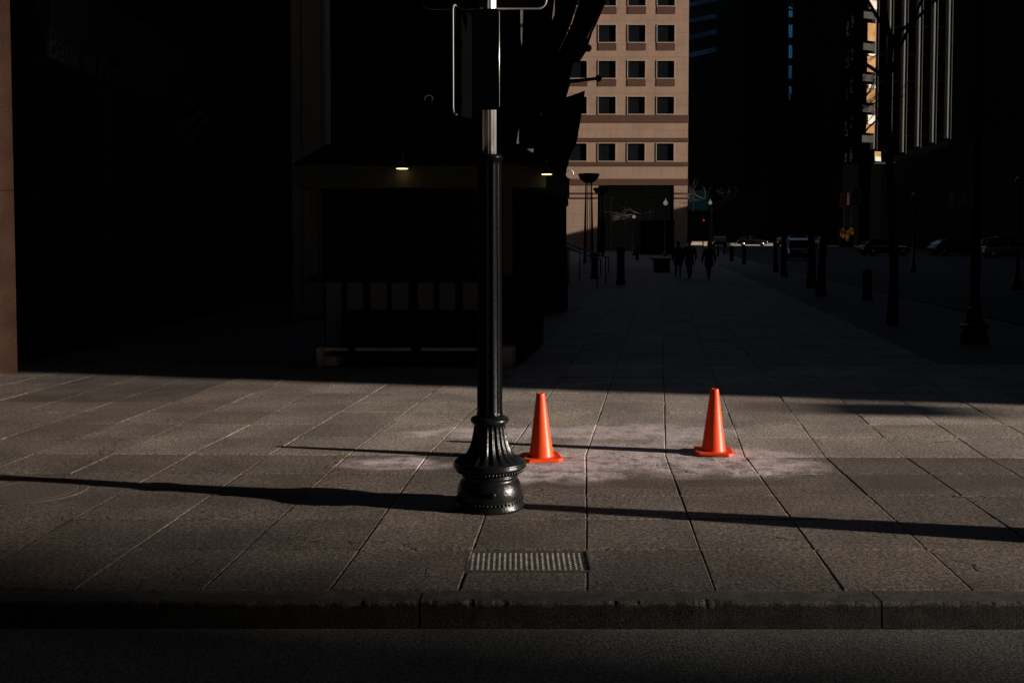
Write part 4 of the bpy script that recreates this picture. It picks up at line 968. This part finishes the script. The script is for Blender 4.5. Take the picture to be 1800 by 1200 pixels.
# curved-arm camera on the granite corner
cpv = P(1006, 304, 100.0); sc3 = 100/F; cm = thing('dome_camera', 'small white dome camera on a curved arm at the left corner of the granite building', 'security camera', tuple(cpv))
bm = bmesh.new(); tube(bm, [(-9*sc3, 3, -6*sc3), (-9*sc3, 1, 2*sc3), (-7*sc3, 0.2, 5*sc3), (-2*sc3, 0, 5*sc3), (0.5*sc3, 0, 3*sc3)], 0.035, 6); WP = mat('white_paint', (0.75, 0.7, 0.62), 0.5); finish('arm', bm, WP, cm, True)
bm = bmesh.new(); ball(bm, (0.8*sc3, 0, -0.5*sc3), (0.11, 0.11, 0.2), 12); finish('dome', bm, WP, cm, True)
# black box kiosk in front of the granite entrance
YB2 = 88.0; bp_ = P(1155, 443, YB2); bx = thing('ticket_booth', 'plain black booth standing before the granite entrance', 'booth', (bp_.x, YB2, gz(YB2))); s_ = YB2/F
bm = bmesh.new(); box(bm, -29*s_, 30*s_, 0, 2.4, 0, P(900, 391, YB2).z-gz(YB2)); finish('body', bm, KBL, bx)
bm = bmesh.new(); box(bm, -30*s_, 31*s_, -0.1, 2.5, P(900, 390.9, YB2).z-gz(YB2), P(900, 388, YB2).z-gz(YB2)); finish('roof', bm, KBL, bx)
bm = bmesh.new(); box(bm, -20*s_, 20*s_, -0.03, -0.002, 0.9, 2.1); finish('hatch', bm, WGLASS, bx)
# round planter with a bronze rim
pl = G(1163, 478); po = thing('round_planter', 'low round dark planter with a sunlit bronze bowl top on the plaza', 'planter', (pl.x, pl.y, 0))
s_ = pl.y/F; BRZ = mat('bronze_bowl', (0.42, 0.20, 0.13), 0.45, metal=0.3, var=0.4, vs=4)
bm = bmesh.new(); lathe(bm, [(14*s_, 0), (14*s_, 0.5), (15*s_, 0.52)], 28); finish('drum', bm, KBL, po, True)
bm = bmesh.new(); lathe(bm, [(15*s_, 0.521), (20.5*s_, 0.60), (21*s_, 0.64), (20*s_, 0.645), (12*s_, 0.61), (2*s_, 0.60)], 32); finish('bowl', bm, BRZ, po, True)
# sloping handrails left of the plaza
hr = thing('ramp_handrail', 'pair of dull metal handrails sloping down beside the pavilion ramp', 'handrail', tuple(G(1010, 470)))
h0 = G(1010, 470); HM = mat('rail_metal', (0.45, 0.44, 0.43), 0.35, metal=0.9)
for (a, b, ya, yb) in (((954, 422), (1056, 456), 36, 30), ((976, 421), (1070, 453), 40, 34)):
    A, B_ = P(*a, ya), P(*b, yb); bm = bmesh.new(); tube(bm, [A-h0, B_-h0, Vector((B_.x, B_.y, B_.z-0.5))-h0], 0.022, 8); rl = finish('rail', bm, HM, hr, True)
    for u in (0.05, 0.5, 0.95):
        q = A.lerp(B_, u); bm = bmesh.new(); tube(bm, [Vector((q.x, q.y, 0))-h0, q-h0-Vector((0, 0, .02))], 0.02, 6); finish('post', bm, DKMET, rl)
rp = P(992, 434, 34.0); bm = bmesh.new(); v = [P(977, 431, 34), P(985, 430.5, 34), P(1008, 437.5, 34), P(1004, 438.5, 34)]
A = [bm.verts.new(q-h0) for q in v]; Bq = [bm.verts.new(q-h0+Vector((0, .3, -.01))) for q in v]; bm.faces.new(A); bm.faces.new(Bq[::-1])
for i in range(4): bm.faces.new((A[i], Bq[i], Bq[(i+1) % 4], A[(i+1) % 4]))
finish('end_plate', bm, mat('rail_plate', (0.8, 0.62, 0.5), 0.5), hr)

# ============================================================ BOLLARDS
def bollard(label, px, py, h, r, src=[None]):
    p = G(px, py) if py > 452 else None
    if p is None:
        Y = 60.0
        for _ in range(30): Y = (CH-gz(Y))*F/(py-418)
        p = Vector(((px-900)/F*Y, Y, gz(Y)))
    t = thing('bollard', label, 'bollard', (p.x, p.y, p.z), 0, 'dark bollards on the plaza')
    bm = bmesh.new(); lathe(bm, [(r*1.25, 0), (r*1.25, h*.06), (r, h*.1), (r*.92, h*.82)], 18); finish('post', bm, KBL, t, True)
    bm = bmesh.new(); lathe(bm, [(r*.925, h*.822), (r*1.12, h*.85), (r*1.12, h*.9), (r*.8, h*.97), (r*.2, h)], 18); finish('cap', bm, KBL, t, True)
for a in (('thick bollard nearest the viewer on the left of the plaza', 1091, 500, 1.25, .13), ('bollard left of the thick one near the handrails', 1045, 490, 1.0, .13), ('small bollard farther back between the thick one and the booth', 1120, 457, .95, .12),
          ('bollard right of the walking people, first of a row of four', 1262, 452.5, .95, .07), ('bollard of the row of four, second from the walking people', 1273, 447, .95, .07), ('stout bollard of the row of four, third from the walking people', 1286, 459, .95, .13), ('tall bollard of the row of four, farthest from the walking people', 1308, 464, 1.1, .11), ('lone short bollard on the brick verge left of the slender tree', 1524, 526, .75, .11)):
    bollard(*a)

# ============================================================ PEOPLE (dark walking figures)
def person(label, px, py, h, rz, stride, coat_c, hair_c, seed, bag=False):
    p = G(px, py); t = thing('person', label, 'person', (p.x, p.y, 0), rz, 'people walking across the plaza'); k = h/1.75
    def capsule(bm, a, b, ra, rb): 
        a, b = Vector(a)*k, Vector(b)*k; tube(bm, [a, a.lerp(b, .5), b], [ra*k, (ra+rb)/2*k*1.04, rb*k], 10); ball(bm, a, ra*k, 10); ball(bm, b, rb*k, 10)
    s = stride; bm = bmesh.new()
    hipL, hipR = (-.09, 0, .92), (.09, 0, .92); kL, kR = (-.095, -.16*s, .50), (.095, .08*s, .49); fL, fR = (-.10, -.26*s, .09), (.10, .34*s, .12)
    for hp, kn, ft in ((hipL, kL, fL), (hipR, kR, fR)):
        capsule(bm, hp, kn, .088, .058); capsule(bm, kn, ft, .056, .038); capsule(bm, ft, (ft[0], ft[1]-.17, ft[2]-.055), .042, .032)
    capsule(bm, (-.06, 0, .95), (.06, 0, .95), .12, .12); capsule(bm, (0, 0, 1.0), (0, -.01, 1.32), .13, .155); capsule(bm, (-.14, 0, 1.40), (.14, 0, 1.40), .07, .07)
    capsule(bm, (0, 0, 1.42), (0, -.02, 1.54), .055, .052); ball(bm, Vector((0, -.02, 1.64))*k, (.078*k, .098*k, .118*k), 14); ball(bm, Vector((0, -.115, 1.625))*k, .018*k, 8); ball(bm, Vector((0, -.09, 1.55))*k, .035*k, 8)
    for sx, sw in ((-1, .18*s), (1, -.18*s)):
        el = (sx*.25, sw*.5+.03, 1.13); wr = (sx*.26, sw*1.1-.08, .90); capsule(bm, (sx*.19, 0, 1.39), el, .052, .042); capsule(bm, el, wr, .040, .027)
        pm = (wr[0], wr[1]-.02, wr[2]-.07); capsule(bm, wr, pm, .028, .030)
        for i, (fl) in enumerate((.060, .070, .066, .052)):
            o = -.027+.018*i; a = (pm[0]-sx*.0, pm[1]+o, pm[2]-.02); b = (pm[0]-sx*.012, pm[1]+o-.01, pm[2]-.02-fl*.6); c = (pm[0]-sx*.028, pm[1]+o-.012, pm[2]-.02-fl); capsule(bm, a, b, .009, .0085); capsule(bm, b, c, .0085, .007)
        capsule(bm, (pm[0], pm[1]-.03, pm[2]+.03), (pm[0]-sx*.015, pm[1]-.058, pm[2]-.02), .011, .009)
    o = finish('body', bm, mat('dark_trousers', (0.010, 0.010, 0.012), 0.9, spec=0.05), t, True)
    md = o.modifiers.new('weld', 'REMESH'); md.mode = 'VOXEL'; md.voxel_size = 0.013; md.use_smooth_shade = True
    bm = bmesh.new(); lathe(bm, [(.19*k, .62*k), (.185*k, .8*k), (.165*k, 1.0*k), (.175*k, 1.2*k), (.20*k, 1.35*k), (.17*k, 1.43*k), (.08*k, 1.49*k)], 20)
    for v in bm.verts: v.co.y *= 0.72; v.co.x *= 1.12
    for sx, sw in ((-1, .18*s), (1, -.18*s)): tube(bm, [Vector((sx*.19, 0, 1.40))*k, Vector((sx*.255, sw*.5+.03, 1.13))*k, Vector((sx*.265, sw*1.0-.06, .94))*k], [.075*k, .062*k, .05*k], 10)
    finish('coat', bm, mat('coat_%s' % seed, coat_c, 0.9, spec=0.05), t, True)
    bm = bmesh.new(); ball(bm, Vector((0, .005, 1.665))*k, (.088*k, .102*k, .108*k), 14); finish('hair', bm, mat('hair_%s' % seed, hair_c, 0.8, spec=0.1), t, True)
    if bag: bm = bmesh.new(); box(bm, .24, .34, -.16, .14, .72, 1.0, bev=.02); finish('bag', bm, KBL, t)
person('person in a dark coat walking away, left of a close pair', 1192, 489, 1.38, R(170), 1.0, (.008, .008, .010), (.01, .008, .006), 1)
person('person in a long dark coat with bag, right of a close pair', 1212, 490, 1.44, R(186), .8, (.010, .009, .010), (.01, .01, .008), 2, True)
person('person in dark clothes walking alone right of the pair', 1246, 492, 1.36, R(185), .9, (.007, .008, .011), (.012, .01, .008), 3)

# ============================================================ CARS
TYRE = mat('tyre_rubber', (0.012, 0.012, 0.012), 0.9); RIM = mat('alloy_rim', (0.35, 0.35, 0.36), 0.35, metal=0.8)
CGL = mat('car_glass', (0.012, 0.014, 0.018), 0.04, var=0.1, spec=0.6)
def car(label, loc, rz, paint, kind='sedan', name='parked_car', group='parked cars along the street'):
    t = thing(name, label, 'car', tuple(loc), rz, group)
    # sections along the length: x, half width, sill, belt height
    sec = [(-2.2, .70, .38, .62), (-2.12, .80, .26, .74), (-1.7, .87, .20, .84), (-.9, .90, .18, .93), (0, .91, .18, .95), (1.0, .90, .18, .97), (1.75, .87, .20, .98), (2.12, .80, .28, .92), (2.22, .70, .40, .70)]
    bm = bmesh.new(); rings = []
    for x, w, z0, z1 in sec:
        zm = (z0+z1)/2; rings.append([bm.verts.new((x, yy, zz)) for yy, zz in ((-w*.86, z0), (-w, z0+.12), (-w*1.01, zm), (-w*.96, z1-.08), (-w*.84, z1), (w*.84, z1), (w*.96, z1-.08), (w*1.01, zm), (w, z0+.12), (w*.86, z0))])
    for a, b in zip(rings, rings[1:]):
        for i in range(10): bm.faces.new((a[i], a[(i+1) % 10], b[(i+1) % 10], b[i]))
    bm.faces.new(rings[0][::-1]); bm.faces.new(rings[-1]); bd = finish('body', bm, paint, t, True)
    sb = bd.modifiers.new('sub', 'SUBSURF'); sb.levels = sb.render_levels = 1
    hr_ = 1.46 if kind == 'sedan' else 1.68
    cs = [(-.95, .80, .92, .94), (-.25, .66, .92, hr_-.04), (.3, .66, .92, hr_), (1.0, .66, .92, hr_-.02), (1.55 if kind == 'sedan' else 1.85, .70, .92, hr_-.22), (1.95, .76, .92, .97)]
    bm = bmesh.new(); rings = [[bm.verts.new((x, -.80, z0)), bm.verts.new((x, -w, z1)), bm.verts.new((x, w, z1)), bm.verts.new((x, .80, z0))] for x, w, z0, z1 in cs]
    for a, b in zip(rings, rings[1:]):
        for i in range(4): bm.faces.new((a[i], a[(i+1) % 4], b[(i+1) % 4], b[i]))
    bm.faces.new(rings[0][::-1]); bm.faces.new(rings[-1]); finish('window', bm, CGL, t)
    bm = bmesh.new()
    for sy in (-1, 1):
        tube(bm, [(-.95, sy*.80, .94), (-.25, sy*.665, hr_-.03), (.3, sy*.665, hr_+.01), (1.0, sy*.665, hr_-.01), (cs[4][0], sy*.70, cs[4][3]+.01), (1.95, sy*.77, .96)], .035, 6); tube(bm, [(.35, sy*.81, .93), (.35, sy*.668, hr_)], .035, 6)
    box(bm, -.2, 1.05, -.64, .64, hr_-.03, hr_+.025, bev=.012); finish('roof', bm, paint, t)
    for x in (-1.38, 1.36):
        for sy in (-1, 1):
            M = Matrix.Translation((x, sy*.80, .325)) @ Matrix.Rotation(R(90), 4, 'X')
            bm = bmesh.new(); lathe(bm, [(.25, -.105), (.315, -.10), (.325, -.05), (.325, .05), (.315, .10), (.25, .105)], 24, M=M); wh = finish('wheel', bm, TYRE, t, True)
            bm = bmesh.new(); lathe(bm, [(.21, -.11), (.2, .11), (.05, .118)], 20, M=M); finish('rim', bm, RIM, wh, True)
    for sy in (-1, 1):
        bm = bmesh.new(); ball(bm, (-2.10, sy*.58, .64), (.07, .17, .07), 10); finish('headlight', bm, mat('headlight_glass', (.6, .6, .62), .08), t, True)
        bm = bmesh.new(); ball(bm, (2.13, sy*.62, .78), (.06, .14, .07), 10); finish('tail_light', bm, mat('tail_light_glass', (.25, .01, .01), .15), t, True)
        bm = bmesh.new(); ball(bm, (-.75, sy*.98, .98), (.07, .10, .06), 8); finish('mirror', bm, paint, t, True)
    return t
PW = mat('white_car_paint', (.55, .55, .56), .25, coat=.8, var=.03); PB = mat('black_car_paint', (.010, .010, .012), .2, coat=.9, var=.1); PBL = mat('navy_car_paint', (.008, .018, .06), .2, coat=.9, var=.1); PS = mat('silver_car_paint', (.22, .23, .24), .25, metal=.4, coat=.8)
def at(px, Y): return Vector(((px-900)/F*Y, Y, ROAD_Z+gz(Y)))
rzr = math.atan2(1, 0.1456)
car('silver-grey suv parked at the far right edge by the podium', at(1775, 80), R(172), PS, 'suv')
car('black sedan parked behind the grey suv along the podium', at(1678, 88), R(186), PB)
car('black sedan with blue glinting windscreen near the nearest bare tree', at(1552, 88), R(188), PB)
car('white sedan seen end-on between two tree trunks', at(1427, 132), rzr+math.pi, PW)
car('navy van seen from behind left of the thick-trunked tree', at(1400, 74), rzr+math.pi, PBL, 'suv')
car('dark sedan with bluish windscreen just left of the white sedan', at(1388, 135), R(200), PB)
car('small dark car at the end of the street with two pale glints', at(1322, 150), R(170), PB)
car('blue car behind the row of bollards right of the granite building', at(1264, 140), rzr+math.pi, PBL)
# traffic signal with a tiny red light
tg = P(1236.5, 387, 120.0); tl = thing('traffic_light', 'dark traffic signal showing a tiny red light right of the granite building', 'traffic light', (tg.x, 120, gz(120)))
hh = tg.z-gz(120); bm = bmesh.new(); tube(bm, [(0, .15, 0), (0, .15, hh+.6)], .07, 8); finish('pole', bm, DKMET, tl, True)
bm = bmesh.new(); box(bm, -.18, .18, -.12, .08, hh-.75, hh+.25, bev=.02); finish('housing', bm, KBL, tl)
bm = bmesh.new(); ball(bm, (0, -.13, hh), .11, 12); finish('red_light', bm, mat('red_signal', (.3, .0, .0), .4, emit=(1, .02, .04), es=.35), tl, True)
# second lamp post like the near one, in shade at right
l2 = copy_tree(lamp, None, skip=('sign_plate', 'clamp_band', 'lantern', 'upper_pole')); q = G(1712, 602); l2.location = (q.x, q.y, 0)
l2['label'] = 'unlit black lamp post standing in deep shade at the right on the brick verge'; l2['category'] = 'street lamp'
for o_ in (lamp, l2): o_['group'] = 'black fluted lamp posts'
bm = bmesh.new(); lathe(bm, [(0.05, 1.96), (0.045, 7.5)], 24); finish('upper_pole', bm, KBL, l2, True)
# low sunlit stone walls at the far end of the plaza
for lb, pa, pb, ya, yb, Y, col_ in (('low tan stone wall catching the sun right behind the walking people', 1214.5, 1243.5, 424.5, 432, 150.0, (0.72, 0.55, 0.40)), ('long low grey stone step catching the sun behind the bollards', 1250, 1374, 427.2, 431.5, 151.5, (0.50, 0.44, 0.40))):
    a, b = P(pa, ya, Y), P(pb, yb, Y); t = thing('low_wall', lb, 'wall', (a.x, Y, gz(Y)-0.02)); m_ = mat('low_wall_stone_%d' % pa, col_, 0.7, var=0.2, vs=2)
    bm = bmesh.new(); box(bm, 0, b.x-a.x, 0, 0.6, -0.1, a.z-gz(Y)-0.06, bev=0.01); finish('wall', bm, m_, t)
    bm = bmesh.new(); box(bm, -0.05, b.x-a.x+0.05, -0.05, 0.65, a.z-gz(Y)-0.055, a.z-gz(Y)+0.02, bev=0.01); finish('coping', bm, m_, t)
